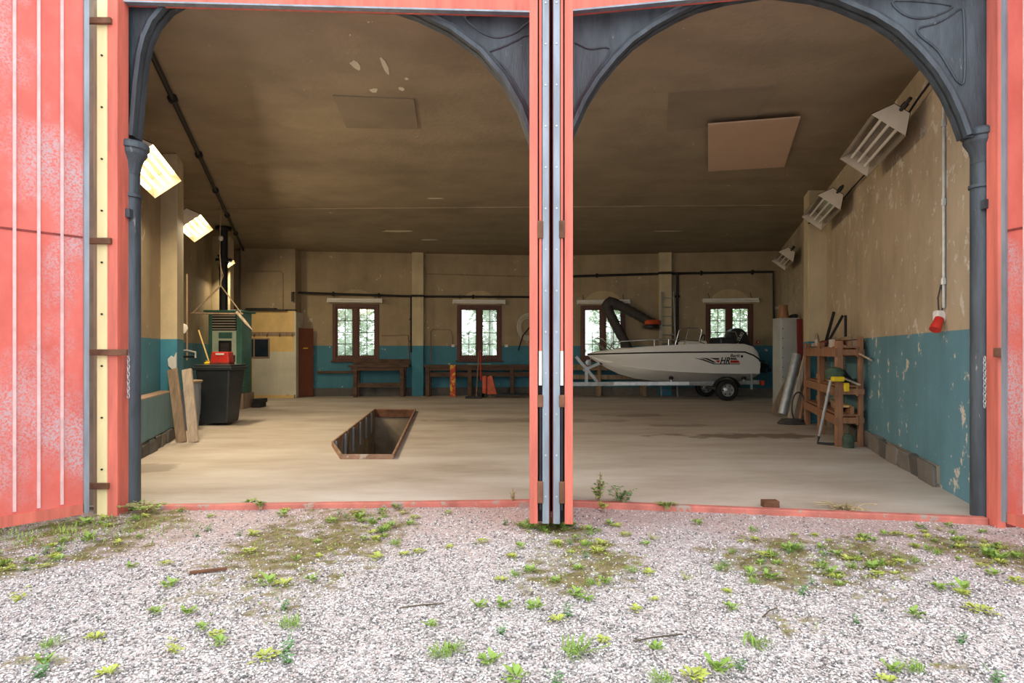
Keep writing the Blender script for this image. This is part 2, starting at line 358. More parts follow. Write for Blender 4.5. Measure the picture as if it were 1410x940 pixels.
# front walls beside and above the gates
struct(MB().prism([(-3.36, 5.56, -.2), (-7.5, 5.3, -.2), (-7.5, 5.3, 5.6), (-3.36, 5.56, 5.6)], (0, .25, 0)).build('wall_front_left', 'conc', smooth=False))
struct(MB().prism([(3.86, 5.12, -.2), (8, 4.3, -.2), (8, 4.3, 5.6), (3.86, 5.12, 5.6)], (0, .25, 0)).build('wall_front_right', 'conc', smooth=False))
struct(MB().prism([(-3.36, 5.56, 4.36), (.34, 5.80, 4.36), (.34, 5.80, 5.6), (-3.36, 5.56, 5.6)], (0, .25, 0)).build('wall_above_gate_left', 'conc', smooth=False))
struct(MB().prism([(.34, 5.80, 4.36), (3.86, 5.12, 4.36), (3.86, 5.12, 5.6), (.34, 5.80, 5.6)], (0, .25, 0)).build('wall_above_gate_right', 'conc', smooth=False))
# pillars and pilasters
def pillar(name, pts, z0=0, z1=CEIL, mat='pillar'):
    return struct(MB().prism([(x, y, z0) for x, y in pts], (0, 0, z1-z0)).build(name, mat, smooth=False, bevel=.01))
pillar('wall_left_pillar', [(-5.02, 9.8), (-5.42, 9.8), (-6.0, 10.35), (-5.2, 10.35)], .72)
pillar('wall_left_far_pillar', [(-7.2, 16.7), (-7.75, 16.7), (-7.9, 17.3), (-7.36, 17.3)])
pillar('wall_right_pillar', [(5.44, 12.0), (5.9, 12.0), (6.1, 12.55), (5.6, 12.55)])
def pil(x0, x1, fn, d=.22):
    Y = fn(0)
    return [(x0, fn(x0)-d), (x1, fn(x1)-d), (x1, fn(x1)+.05), (x0, fn(x0)+.05)]
pillar('wall_back_pilaster_left', pil(-2.98, -2.64, bl_y))
pillar('wall_back_pilaster_right', pil(4.39, 4.75, br_y))
pillar('wall_back_breast', [(px(334, 18.9), 18.75), (px(409, 18.9), 18.75), (px(409, 18.9), 19.6), (px(334, 18.9), 19.6)], 2.2, CEIL, 'wall')
# ledge on the left wall, kerbs
lx = lambda Y: -4.51-.30*(Y-7.9)
struct(MB().prism([(lx(5.8), 5.8, .18), (lx(10.4), 10.4, .18), (lx(10.4)-.6, 10.4, .18), (lx(5.8)-.6, 5.8, .18)], (0, 0, .55)).build('wall_left_ledge', plaster('ledge_paint', (.40, .27, .19), (.14, .26, .29), .715, .69), smooth=False, bevel=.015))
def kerb(name, fn, y0, y1, side, n, h, prot):
    k = struct(MB().prism([(fn(y0)-side*(prot-.03), y0, 0), (fn(y1)-side*(prot-.03), y1, 0), (fn(y1)+side*.02, y1, 0), (fn(y0)+side*.02, y0, 0)], (0, 0, h-.02)).build(name, 'conc', smooth=False))
    ys = [y0]
    while ys[-1] < y1-.2: ys.append(ys[-1]+random.uniform(.28, .48))
    ys[-1] = y1
    for a, b in zip(ys, ys[1:]):
        p = prot+random.uniform(-.012, .02); hh = h+random.uniform(-.03, .01); g = .012
        ks = MB().prism([(fn(a+g)-side*p, a+g, .0), (fn(b-g)-side*p, b-g, .0), (fn(b-g), b-g, 0), (fn(a+g), a+g, 0)], (0, 0, hh))
        ks.v = [(x+random.uniform(-.012, .012), y+random.uniform(-.02, .02), z+(random.uniform(-.035, .015) if z > .05 else 0)) for x, y, z in ks.v]
        ks.build('kerb_stone', 'stone', k, bevel=.018)
kerb('trim_1', lambda Y: lx(Y), 5.9, 10.38, -1, 12, .19, .02)
kerb('trim_2', wr_x, 6.3, 12.0, 1, 14, .225, .06)
for nm, a, b, fn, d_ in (('trim_3', -5.9, 1.19, bl_y, .05), ('trim_4', 1.19, 7.7, br_y, .05)):
    struct(MB().prism([(a, fn(a)-d_, 0), (b, fn(b)-d_, 0), (b, fn(b)+.02, 0), (a, fn(a)+.02, 0)], (0, 0, .24)).build(nm, 'stone', smooth=False))
# red threshold rails
th1 = struct(MB().beam((-3.15, fl_y(-3.15)-.03, -.018), (.3, 5.70, -.018), .075, .07).build('trim_5', 'faded', smooth=False, bevel=.01))
th2 = struct(MB().beam((.38, 5.70, -.018), (3.7, fr_y(3.7)-.03, -.018), .075, .07).build('trim_6', 'faded', smooth=False, bevel=.01))
# lintels
for nm, a, b in (('trim_7', (-3.3, 5.44), (.30, 5.62)), ('trim_8', (.36, 5.62), (3.8, 4.98))):
    struct(MB().beam((*a, 4.265), (*b, 4.265), .1, .13).build(nm, 'redframe', smooth=False))
    z_ = struct(MB().beam((a[0], a[1]-.03, 4.195), (b[0], b[1]-.03, 4.195), .06, .014).build(nm.replace('7', '9').replace('8', '10'), 'zinc', smooth=False))

# ---------------------------------------------------------------- cast iron arches
def arch(name, label, fy, tanphi, curve_px, x0, x1, panels):
    def P(xp, yp):
        u = (xp-705)/F; k = fy(0)/(1-tanphi*u); return Vector((u*k, k, pz(yp, k)))
    t = thing(name, (*P((x0+x1)/2, 485)[:2], 0), label, 'arch')
    cur = [P(*c) for c in curve_px]
    a, b = P(x0, 300), P(x1, 300)
    top = 4.37
    n = Vector((tanphi, -1, 0)).normalized()
    outline = [Vector((a.x, a.y, cur[0].z)), *cur, Vector((b.x, b.y, cur[-1].z)), Vector((b.x, b.y, top)), Vector((a.x, a.y, top))]
    MB().prism([p+n*-.02 for p in outline], n*.03).build('spandrel_plate', 'iron', t)
    # rounded rib along the opening
    m = MB()
    ins = []
    for i, p in enumerate(cur):
        d = (cur[min(i+1, len(cur)-1)]-cur[max(i-1, 0)]).normalized(); o_ = n.cross(d); 
        if o_.z < 0: o_ = -o_
        if abs(o_.z) < .15 and i in (0, len(cur)-1): pass
        ins.append(o_)
    sec = [(-.0, .07), (.035, .07), (.05, .045), (.07, .035), (.075, .0), (.0, -.10)]
    vs = []; fs = []; k = len(sec)
    for p, o_ in zip(cur, ins): vs += [p+o_*q+n*r for q, r in sec]
    for i in range(len(cur)-1): fs += [(i*k+j, i*k+(j+1) % k, (i+1)*k+(j+1) % k, (i+1)*k+j) for j in range(k)]
    m.add(vs, fs); m.sm = True; m.build('arch_rib', 'iron', t)
    for pl in panels:
        raw = [P(*q)+n*.014 for q in pl]; pts = []; k_ = len(raw)
        for i in range(k_):
            p0, p1, p2, p3 = (raw[(i+j) % k_] for j in (-1, 0, 1, 2))
            for u in (0, .25, .5, .75): pts.append(.5*((2*p1)+(p2-p0)*u+(2*p0-5*p1+4*p2-p3)*u*u+(3*p1-p0-3*p2+p3)*u**3))
        MB().tube(pts, .010, 6, closed=True).build('panel_moulding', 'iron', t)
    return t
arch('arch_frame', 'dark iron arch frame over the gateway with the inspection pit', fl_y, .065,
     [(188, 190), (194, 120), (199, 80), (205, 56), (215, 34), (233, 13), (258, -1), (330, -8), (430, -8), (495, 0), (540, 11), (575, 23), (620, 45), (660, 75), (690, 110), (713, 150), (728, 192), (738, 232)], 180, 750,
     [[(675, 72), (690, 66), (712, 56), (724, 50), (736, 60), (736, 150), (728, 152), (716, 128), (698, 98), (680, 80)], [(645, 22), (655, 40), (680, 52), (705, 48), (722, 36), (734, 22)]])
arch('arch_frame', 'dark iron arch frame over the gateway with the boat', fr_y, -.187,
     [(774, 232), (781, 205), (790, 182), (808, 142), (827, 112), (850, 84), (872, 62), (900, 42), (930, 25), (960, 11), (1000, 0), (1060, -10), (1120, -2), (1150, 6), (1200, 27), (1233, 48), (1262, 76), (1284, 102), (1302, 131), (1316, 162), (1326, 190)], 760, 1368,
     [[(1264, 40), (1290, 32), (1308, 22), (1320, 14), (1326, 22), (1327, 108), (1318, 113), (1308, 98), (1290, 70), (1266, 50)],
      [(1232, 2), (1240, 18), (1262, 26), (1288, 22), (1308, 8)],
      [(792, 60), (812, 68), (836, 66), (838, 76), (815, 110), (794, 150), (790, 150), (790, 70)]])
def column(name, label, x, y, side):
    t = thing(name, (x, y, 0), label, 'column')
    cz = 3.02
    MB().lathe((x, y, 0), [(.085, 0), (.085, 2.62), (.075, 2.64), (.075, cz-.2)], 24).build('shaft', 'iron', t)
    MB().lathe((x, y, 0), [(.075, 2.60), (.098, 2.605), (.098, 2.63), (.075, 2.635)], 24).build('ring', 'iron', t)
    MB().lathe((x, y, 0), [(.078, cz-.22), (.095, cz-.12), (.13, cz-.06), (.135, cz-.05), (.135, cz-.02), (.15, cz-.01), (.15, cz+.03), (.13, cz+.05)], 24).build('capital', 'iron', t)
    MB().box(x-.075+.04*side, x+.075+.04*side, y-.02, y+.1, 0, cz-.05).build('back_plate', 'iron', t)
    MB().box(x-.07+.06*side, x+.07+.06*side, y-.05, y+.08, cz+.05, 4.3).build('upper_post', 'iron', t)
    MB().box(x-.05*side-.02, x-.05*side+.02, y-.125, y-.07, 2.42, 2.49).build('lug', 'iron', t)
    return t
column('cast_iron_column', 'dark iron column with moulded capital beside the cream jamb strip', -3.235, 5.53, -1)
column('cast_iron_column', 'dark iron column with moulded capital against the blue-painted right wall', 3.745, 5.2, 1)
column('cast_iron_column', 'iron column between the two gateways behind the folded red leaves', .345, 5.86, 1)

# ---------------------------------------------------------------- gates
def jamb(n, x0, x1, y0, y1, mat, lab=None):
    o = struct(MB().box(x0, x1, y0, y1, -.06, 4.2).build('trim_%d' % n, mat, smooth=False, bevel=.006)); return o
jamb(11, -3.282, -3.20, 5.30, 5.46, 'redframe'); jamb(12, -3.46, -3.376, 5.40, 5.52, 'wood')
cs = jamb(13, -3.374, -3.286, 5.31, 5.40, 'cream')
for k in range(9): MB().cyl((-3.33, 5.313, .35+.42*k), (-3.33, 5.300, .35+.42*k), .008, 8).build('screw', 'black', cs)
jamb(14, 3.70, 3.765, 4.98, 5.1, 'redframe'); jamb(15, 3.765, 3.86, 5.0, 5.12, 'darkred')
for k, (zz, ln) in enumerate(((3.98, .2), (2.2, .2), (1.30, .33), (.22, .18))):
    MB().box(-3.44, -3.44+ln, 5.27, 5.30, zz-.025, zz+.025).build('hinge_strap', 'rust', bpy.data.objects['trim_11'], bevel=.004)
MB().box(3.66, 3.80, 4.94, 4.975, 1.30-.035, 1.30+.035).build('hinge_strap', 'rust', bpy.data.objects['trim_14'], bevel=.004)
def chain(name, label, x, y, z, n):
    t = thing(name, (x, y, z-n*.03), label, 'chain')
    for k in range(n):
        a = 0 if k % 2 else math.pi/2
        pts = [Vector((x+.010*math.cos(q)*math.cos(a), y+.010*math.cos(q)*math.sin(a), z-.03*k+.021*math.sin(q))) for q in [i*math.pi/4 for i in range(8)]]
        MB().tube(pts, .0035, 5, closed=True).build('link', 'galv', t)
chain('chain', 'steel chain hanging on the iron column by the cream jamb strip', -3.17, 5.40, 1.27, 12)
chain('chain', 'steel chain hanging on the iron column by the blue-painted right wall', 3.66, 5.06, 1.25, 13)
def leaf(n, hx, hy, d, L_, z0, z1, ribs):
    d = Vector((*d, 0)).normalized(); nrm = Vector((-d.y, d.x, 0))
    if nrm.x*(-hx)+nrm.y*(-hy) < 0: nrm = -nrm       # towards the opening
    H = Vector((hx, hy, 0))
    r = MB().prism([H+Vector((0, 0, z0)), H+d*L_+Vector((0, 0, z0)), H+d*L_+Vector((0, 0, z1)), H+Vector((0, 0, z1))], nrm*-.06).build('door_%d' % n, 'red', smooth=False, bevel=.004)
    struct(r)
    for k in range(ribs):
        p = H+d*(.17+.148*k)
        MB().prism([p+Vector((0, 0, z0+.09)), p+d*.02+Vector((0, 0, z0+.09)), p+d*.02+Vector((0, 0, z1-.03)), p+Vector((0, 0, z1-.03))], nrm*.014).build('seam_rib', 'rib', r)
    MB().prism([H+Vector((0, 0, z0-.005)), H+d*.035+Vector((0, 0, z0-.005)), H+d*.035+Vector((0, 0, z1)), H+Vector((0, 0, z1))], nrm*.02).build('edge_strip', 'zinc', r)
    MB().prism([H+d*.04+Vector((0, 0, z0-.012)), H+d*L_+Vector((0, 0, z0-.012)), H+d*L_+Vector((0, 0, z0+.07)), H+d*.04+Vector((0, 0, z0+.07))], nrm*.012).build('bottom_rail', 'redframe', r)
    MB().prism([H+d*.04+Vector((0, 0, 2.19)), H+d*L_+Vector((0, 0, 2.19)), H+d*L_+Vector((0, 0, 2.205)), H+d*.04+Vector((0, 0, 2.205))], nrm*.006).build('sheet_joint', 'darkred', r)
    return r
leaf(1, -3.325, 5.13, (-.64, -.77), 1.6, .05, 4.15, 10)
leaf(2, 3.655, 4.86, (.14, -.99), 1.6, .05, 4.15, 10)
# the four leaves folded back to the middle, seen on their edges: a pair on either side of the centre line
def folded(n, s):
    c0 = Vector((.355, 5.72, 0)); c1 = Vector((.285, 4.76, 0)); d = (c1-c0).normalized(); q = Vector((-d.y, d.x, 0))
    if q.x < 0: q = -q
    z0, z1 = .05, 4.16
    def slab(name, o0, o1, mat, b0=0, b1=1, za=z0, zb=z1, par=None, bev=.004):
        A = lerp(c0, c1, b0); B = lerp(c0, c1, b1)
        k0 = o0*s; k1 = o1*s
        return MB().prism([A+q*k0+Vector((0, 0, za)), A+q*k1+Vector((0, 0, za)), B+q*k1+Vector((0, 0, za)), B+q*k0+Vector((0, 0, za))], (0, 0, zb-za)).build(name, mat, par, bevel=bev)
    a = struct(slab('door_%d' % n, .098, .158, 'redframe'))
    b = struct(slab('door_%d' % (n+1), .010, .058, 'darkred', 0, .985))
    slab('gap_shade', .058, .098, 'black', 0, .93, par=a)  # black slab standing in for the shade inside the open recess
    slab('edge_strip', .016, .064, 'zinc', .985, .992, par=b)
    if s < 0: slab('gap_filler', -.012, .012, 'black', 0, .6, par=b)  # added black filler, stops brightness showing through between the leaves
    for k in range(13):
        z = .25+k*.3; p = lerp(c0, c1, .993)+q*.04*s+Vector((0, 0, z)); MB().cyl(p, p+d*.004, .007, 8).build('rivet', 'galv', b)
    p = lerp(c0, c1, .985)+q*.078*s
    MB().cyl(p+Vector((0, 0, .15)), p+Vector((0, 0, .95)), .010, 10).build('bolt_rod', 'black', a)
    MB().cyl(p+Vector((0, 0, 1.3)), p+Vector((0, 0, z1-.1)), .011, 10).build('bolt_rod', 'redframe', a)
    for z, hgt, mat in ((2.13, .13, 'rust'), (.90, .09, 'rust'), (.20, .16, 'rust')):
        o0 = lerp(c0, c1, .97); B = lerp(c0, c1, 1.006)
        MB().prism([o0+q*.058*s+Vector((0, 0, z)), o0+q*.1*s+Vector((0, 0, z)), B+q*.1*s+Vector((0, 0, z)), B+q*.058*s+Vector((0, 0, z))], (0, 0, hgt)).build('hinge_block', mat, a, bevel=.006)
    h = MB().cyl(p+d*.012+Vector((0, 0, 1.06)), p+d*.012+Vector((0, 0, 1.31)), .012, 12).build('lever_handle', 'wpaint', a)
folded(3, -1); folded(5, 1)

# ---------------------------------------------------------------- windows
def window(n, X, fn, tan_, rows_l, rows_r):
    Y = fn(X); R_ = Matrix.Translation((X, Y, 0)) @ Matrix.Rotation(math.atan(tan_), 4, 'Z')
    r = bpy.data.objects.new('window_%d' % n, None); COL.objects.link(r); r.matrix_world = R_; struct(r)
    y0, y1, zb, zt = -.02, .10, 1.08, 2.72
    m = MB()
    m.box(-.68, -.58, y0, y1, zb-.02, zt+.02); m.box(.58, .68, y0, y1, zb-.02, zt+.02); m.box(-.58, .58, y0, y1, zt-.08, zt+.02)
    m.box(-.58, .58, y0, y1, zb-.02, zb+.08)
    m.build('window_frame', 'brown', r, local=True, bevel=.006)
    MB().box(-.72, .72, -.07, .1, zb-.07, zb-.02).build('window_sill', 'brown', r, local=True, bevel=.006)
    MB().box(-.055, .055, .0, .09, zb+.08, zt-.08).build('mullion', 'brown', r, local=True, bevel=.005)
    for sx, rows in ((-1, rows_l), (1, rows_r)):
        a, b = (-.58, -.055) if sx < 0 else (.055, .58)
        c = MB(); c.box(a, a+.05, .02, .07, zb+.08, zt-.08); c.box(b-.05, b, .02, .07, zb+.08, zt-.08); c.box(a+.05, b-.05, .02, .07, zb+.08, zb+.13); c.box(a+.05, b-.05, .02, .07, zt-.13, zt-.08)
        cs_ = c.build('casement', 'brown', r, local=True)
        a += .05; b -= .05; z0, z1 = zb+.13, zt-.13; zs = [z0+(z1-z0)*k/4 for k in range(5)]
        mid = (a+b)/2; zz = zs if rows == 4 else [zs[0], zs[1], zs[2], zs[4]]
        for z in zz[1:-1]: MB().box(a, b, .03, .055, z-.008, z+.008).build('glazing_bar', 'black', cs_, local=True)
        top = zz[-1] if rows == 4 else zz[-2]
        MB().box(mid-.008, mid+.008, .03, .055, z0, top).build('glazing_bar', 'black', cs_, local=True)
        for i in range(len(zz)-1):
            cols = [(a, mid), (mid, b)] if (rows == 4 or i < len(zz)-2) else [(a, b)]
            for (p, q) in cols: MB().box(p+.006, q-.006, .040, .044, zz[i]+.006, zz[i+1]-.006).build('pane', 'glass', cs_, local=True)
    return r
window(1, WIN[0][0], bl_y, .12, 4, 4); window(2, WIN[1][0], bl_y, .12, 3, 4)
window(3, WIN[2][0], br_y, -.145, 3, 4); window(4, WIN[3][0], br_y, -.145, 4, 4)
# plaster field with an arched niche line above every window (built up on the wall)
for i, (X, sd) in enumerate(WIN):
    fn = bl_y if sd == 'l' else br_y; Yw = fn(X); sl = .12 if sd == 'l' else -.145
    pts = [(-.66, 2.74), (.66, 2.74), (.66, 3.34), (-.66, 3.34)]
    w_ = bpy.data.objects['wall_back'] if sd == 'l' else bpy.data.objects['wall_back_right_bay']
    MB().prism([(X+a, Yw+sl*a-.008, z) for a, z in pts], (0, .02, 0)).build('plaster_field', 'wall', w_)
    arc = [(.56*math.cos(q), 2.76+.42*math.sin(q)) for q in [k*math.pi/12 for k in range(13)]]
    MB().prism([(X+a, Yw+sl*a-.02, z) for a, z in arc], (0, .02, 0)).build('arched_plaster_field', plaster('niche_plaster_%d' % i, (.50, .39, .23), None, chip=.75), w_)

# ================================================================ LAMPS
def trough(name, label, P0, P1, inward, lit, group):
    """long open reflector lamp with three tubes, from P0 to P1, its mouth turned down and inward"""
    P0, P1, inw = Vector(P0), Vector(P1), Vector((*inward, 0)).normalized()
    t = thing(name, P0, label, 'lamp', group)
    d = (P1-P0).normalized(); dn = (inw*.62-Vector((0, 0, .78))).normalized(); sd = d.cross(dn).normalized()
    def C(a, b, c): return P0+d*a+sd*b+dn*c
    L_ = (P1-P0).length
    sec = [(-.20, .16), (-.09, -.04), (.09, -.04), (.20, .16)]
    m = MB(); vs = []
    for a in (0, L_):
        vs += [C(a, b, c) for b, c in sec]+[C(a, b*1.04, c-.012) for b, c in sec]
    fs = []
    for i in range(3): fs += [(i, i+1, 8+i+1, 8+i), (4+i, 12+i, 12+i+1, 4+i+1)]
    fs += [(0, 8, 12, 4), (3, 7, 15, 11)]
    m.add(vs, fs).build('reflector', 'mirror', t)
    for a in (-.012, L_):
        MB().prism([C(a, b, c) for b, c in sec], d*.012).build('end_plate', 'fixture', t)
    tubes = []
    for b in (-.095, 0, .095):
        MB().cyl(C(.04, b, .08), C(L_-.04, b, .08), .018, 10).build('tube', 'warm_on' if lit else 'tube_off', t)
    MB().prism([C(.1, -.03, -.04), C(.16, -.03, -.04), C(.16, -.03, -.16), C(.1, -.03, -.16)], sd*.06).build('bracket', 'black', t)
    MB().cyl(C(-.012, 0, -.02), C(-.16, 0, -.10), .02, 8).build('cable_entry', 'black', t)
    if lit:
        ld = bpy.data.lights.new('lamp_glow', 'AREA'); ld.shape = 'RECTANGLE'; ld.size = L_*.9; ld.size_y = .3; ld.energy = LAMP_WATTS*L_/1.5; ld.color = (1, .82, .55)
        lo = bpy.data.objects.new('lamp_glow', ld); COL.objects.link(lo); lo.parent = t
        mid = (P0+P1)/2+dn*.19-P0
        x = d; z = -dn; y = z.cross(x)
        lo.matrix_local = Matrix.Translation(mid) @ Matrix((x, y, z)).transposed().to_4x4()
    return t
gr = 'trough lamps along the side walls'
inR = (-.96, .28); inL = (.957, .287)
def RP(Y, off=.26, z=3.72): return (wr_x(Y)-off, Y, z)
def LP(Y, off=.26, z=3.55, f=wl_x): return (f(Y)+off, Y, z)
trough('trough_lamp', 'unlit three-tube trough lamp by the white conduit on the right wall', RP(6.75, z=3.78), RP(8.3, z=3.78), inR, False, gr)
trough('trough_lamp', 'unlit three-tube trough lamp above the wooden tool rack', RP(9.9, z=3.70), RP(11.5, z=3.70), inR, False, gr)
trough('trough_lamp', 'unlit three-tube trough lamp above the grey metal cabinet', RP(15.0, z=3.62), RP(16.5, z=3.62), inR, False, gr)
trough('trough_lamp', 'lit warm trough lamp in front of the tall yellowish pillar', LP(7.0, .3), LP(8.5, .3), inL, True, gr)
trough('trough_lamp', 'lit warm trough lamp behind the tall yellowish pillar', LP(10.6, .50, f=wl2_x), LP(11.9, .50, f=wl2_x), inL, True, gr)
trough('trough_lamp', 'small lit warm trough lamp near the black flue pipe', (-7.03, 15.85, 3.55), (-7.22, 16.4, 3.55), inL, True, gr)
for i, (X, sd) in enumerate(WIN):
    fn = bl_y if sd == 'l' else br_y; sl = .12 if sd == 'l' else -.145; Y = fn(X)-.10
    lab = ['fluorescent tube fitting above the window beside the brown door', 'fluorescent tube fitting above the window behind the pallet truck', 'fluorescent tube fitting above the window crossed by the black hose arm', 'fluorescent tube fitting above the window behind the outboard motor'][i]
    t = thing('tube_light', (X, Y, 2.80), lab, 'light', 'tube lights over the windows')
    d = Vector((1, sl, 0)).normalized(); c = Vector((X, Y, 2.86))
    MB().beam(c-d*.80, c+d*.80, .13, .075).build('housing', 'wpaint', t, bevel=.01)
    MB().cyl(c-d*.76+Vector((0, -.03, -.06)), c+d*.76+Vector((0, -.03, -.06)), .026, 10).build('tube', 'tube_off', t)
    for s_ in (-1, 1): MB().box(c.x+d.x*.78*s_-.02, c.x+d.x*.78*s_+.02, c.y+d.y*.78*s_-.07, c.y+d.y*.78*s_+.02, 2.765, 2.83).build('lamp_holder', 'wpaint', t)
    for s_ in (-.6, .6): MB().cyl(c+d*s_+Vector((0, 0, .03)), c+d*s_+Vector((0, .1, .2)), .008, 6).build('hanger', 'black', t)

# ================================================================ PIPES AND CABLES
def pipe(name, label, pts, r, mat='black', cat='pipe', clamps=()):
    t = thing(name, pts[0], label, cat); MB().tube(pts, r, 8).build('pipe_run' if cat == 'pipe' else 'cable_run', mat, t)
    for c in clamps:
        i, f_ = int(c), c-int(c); p = Vector(pts[i]).lerp(Vector(pts[min(i+1, len(pts)-1)]), f_)
        q = Vector(pts[min(i+1, len(pts)-1)])-Vector(pts[i]) if i+1 < len(pts) else Vector(pts[i])-Vector(pts[i-1]); q.normalize()
        MB().cyl(p-q*.03, p+q*.03, r*1.9, 8).build('clamp', mat, t)
    return t
pipe('ceiling_conduit', 'long black conduit running along the ceiling near the left wall', [(-3.5, 6.3, 4.23), (-7.75, 18.9, 4.23)], .03, 'black', 'pipe', [.1+.17*k for k in range(5)])
pipe('water_pipe', 'dark pipe running along the back wall over the workbenches', [(px(408, 19.0), 18.66, 2.75), (px(408, 19.0), 18.66, 3.0), (px(412, 19.1), 19.05, 3.04), (-2.99, bl_y(-2.99)-.07, 2.98), (-2.99, bl_y(-2.99)-.27, 2.98), (-2.63, bl_y(-2.63)-.27, 2.98), (-2.63, bl_y(-2.63)-.07, 2.98), (1.0, bl_y(1.0)-.07, 3.0)], .033, 'black', 'pipe', [2.3, 2.7, 6.4])
pipe('thin_conduit', 'thin pale conduit high on the back wall left of the folded gate', [(-2.6, bl_y(-2.6)-.03, 3.66), (1.0, bl_y(1)-.03, 3.62)], .012, 'wood', 'pipe', [.3, .7])
pipe('heating_pipe', 'black pipe high on the back wall above the boat', [(1.4, br_y(1.4)-.07, 3.62), (4.37, br_y(4.37)-.07, 3.66), (4.37, br_y(4.37)-.28, 3.66), (4.77, br_y(4.77)-.28, 3.66), (4.77, br_y(4.77)-.07, 3.66), (7.65, br_y(7.65)-.08, 3.66), (7.68, br_y(7.68)-.08, 1.9)], .036, 'black', 'pipe', [.4, 4.3, 4.8])
pipe('drop_pipe', 'black vertical pipe beside the pilaster and the ladder', [(4.95, br_y(4.95)-.06, 3.64), (4.95, br_y(4.95)-.06, .3)], .04, 'black', 'pipe', [.2, .6])
pipe('wall_conduit', 'pale vertical conduit dropping to the red and white socket', [(wr_x(6.15)-.02, 6.15, 4.2), (wr_x(6.15)-.02, 6.15, 1.72)], .014, 'galv', 'pipe', [.3, .6, .9])
pipe('lamp_cable', 'dark cable linking the trough lamps along the right wall', [RP(6.1, .05, 3.98), RP(6.7, .08, 3.9), RP(8.4, .05, 3.75), RP(9.8, .05, 3.75), RP(11.6, .05, 3.7), (5.42, 11.96, 3.66)], .012, 'black', 'cable')
pipe('pilaster_conduit', 'dark conduit running down the edge of the left pilaster', [(-3.03, bl_y(-3.03)-.05, 2.95), (-3.03, bl_y(-3.03)-.05, 1.3)], .025, 'black', 'pipe', [.4, .8])
pipe('bent_conduit', 'thin conduit bent in a square on the wall above the booth', [(px(336, 18.7), 18.73, 3.62), (px(385, 18.7), 18.73, 3.62), (px(389, 18.7), 18.73, 3.55), (px(389, 18.7), 18.73, 2.3)], .012, 'wood', 'pipe', [.5, 2.5])
pipe('square_conduit', 'thin pale conduit loop on the wall above the long bench', [(-2.45, bl_y(-2.45)-.02, 1.0), (-2.45, bl_y(-2.45)-.02, 1.93), (-2.40, bl_y(-2.4)-.02, 1.99), (-1.90, bl_y(-1.9)-.02, 1.99), (-1.82, bl_y(-1.82)-.02, 1.9), (-1.80, bl_y(-1.8)-.02, 1.5)], .013, 'wood', 'pipe')
pipe('corner_conduit', 'thin pale conduit on the wall right of the first window', [(-3.9, bl_y(-3.9)-.02, 1.80), (-3.12, bl_y(-3.12)-.02, 1.82), (-3.10, bl_y(-3.1)-.02, 1.1)], .013, 'wood', 'pipe')
pipe('flue_pipe', 'black flue pipe rising from the green heater to the ceiling', [(-6.84, 15.5, 2.2), (-6.84, 15.5, CEIL-.01)], .10, 'black', 'pipe', [.98, .62])
# socket on the right wall
Y = 6.22; X = wr_x(Y); q_ = .72
t = thing('wall_socket', (X-.05, Y, 1.50), 'red and white industrial socket hanging on the scarred right wall', 'socket')
MB().prism([(X-.08, Y-.045, 1.59), (X-.08, Y+.045, 1.59), (X-.08, Y+.045, 1.70), (X-.08, Y-.045, 1.70)], (.1, 0, 0)).build('housing', 'wpaint', t, bevel=.02)
MB().tube([(X-.05, Y-.02, 1.62), (X-.10, Y-.05, 1.54)], [.040, .046], 16).build('socket_collar', 'rred', t)
MB().tube([(X-.097, Y-.048, 1.545), (X-.118, Y-.06, 1.512)], [.05, .05], 16).build('flap', 'rred', t)
for k in (-.03, .02): MB().tube([(X-.03, Y+k, 1.70), (X-.03, Y+k*1.6, 1.82), (X-.02, Y+.0, 1.95)], .008, 6).build('cable', 'dgrey', t)
# small outlets on the back wall
for X_, z_, lab in ((-1.78, 1.50, 'small cream outlet left of the window behind the pallet truck'), (-.17, 1.50, 'small cream outlet right of the window behind the pallet truck'), (7.25, 1.6, 'small red emergency switch on the wall by the outboard motor')):
    fn = bl_y if X_ < 1.19 else br_y
    t = thing('wall_outlet', (X_, fn(X_)-.02, z_-.05), lab, 'outlet'); Yw = fn(X_)
    MB().box(X_-.05, X_+.05, Yw-.05, Yw+.005, z_-.04, z_+.04).build('plate', 'rred' if 'red' in lab else 'wpaint', t, bevel=.008)
    MB().cyl((X_, Yw-.05, z_), (X_, Yw-.058, z_), .022, 12).build('cover', 'wpaint', t)

# ================================================================ LEFT SIDE
# booth with yellow front
bx0, bx1, by = px(336, 18.7), px(408, 18.7), 18.62
t = thing('booth', ((bx0+bx1)/2, by, 0), 'yellow and pale board booth in the back corner with a dark window', 'booth')
MB().box(bx0, bx1, by, by+.06, 1.32, pz(428, by)).build('upper_board', 'yellow', t)
MB().box(bx0, bx0+.28, by, by+.06, .0, 1.32).build('lower_board', 'yellow', t)
MB().box(bx0+.28, bx1, by, by+.06, .06, 1.32).build('pale_board', 'pale', t)
MB().box(bx0+.28, bx1, by-.01, by+.04, 0, .09).build('skirting', 'yellow', t)
MB().box(bx1-.03, bx1+.02, by-.01, 19.3, 0, 2.45).build('side_panel', 'pale', t)
f_ = MB(); wx0, wx1, wz0, wz1 = px(337, by), px(370, by), pz(491, by), pz(467, by)
MB().box(wx0, wx1, by-.012, by, wz0, wz1).build('window_pane', 'darkglass', t)
for a, b, c, d_ in ((wx0, wx1, wz0-.03, wz0), (wx0, wx1, wz1, wz1+.03), (wx1-.005, wx1+.03, wz0-.03, wz1+.03), ((wx0+wx1)/2-.09, (wx0+wx1)/2-.05, wz0, wz1)): f_.box(a, b, by-.03, by, c, d_)
f_.build('window_trim', 'wood', t)
r_ = MB().box(bx0, bx1, by-.025, by, pz(462, by), pz(457, by)).build('hook_rail', 'wood', t)
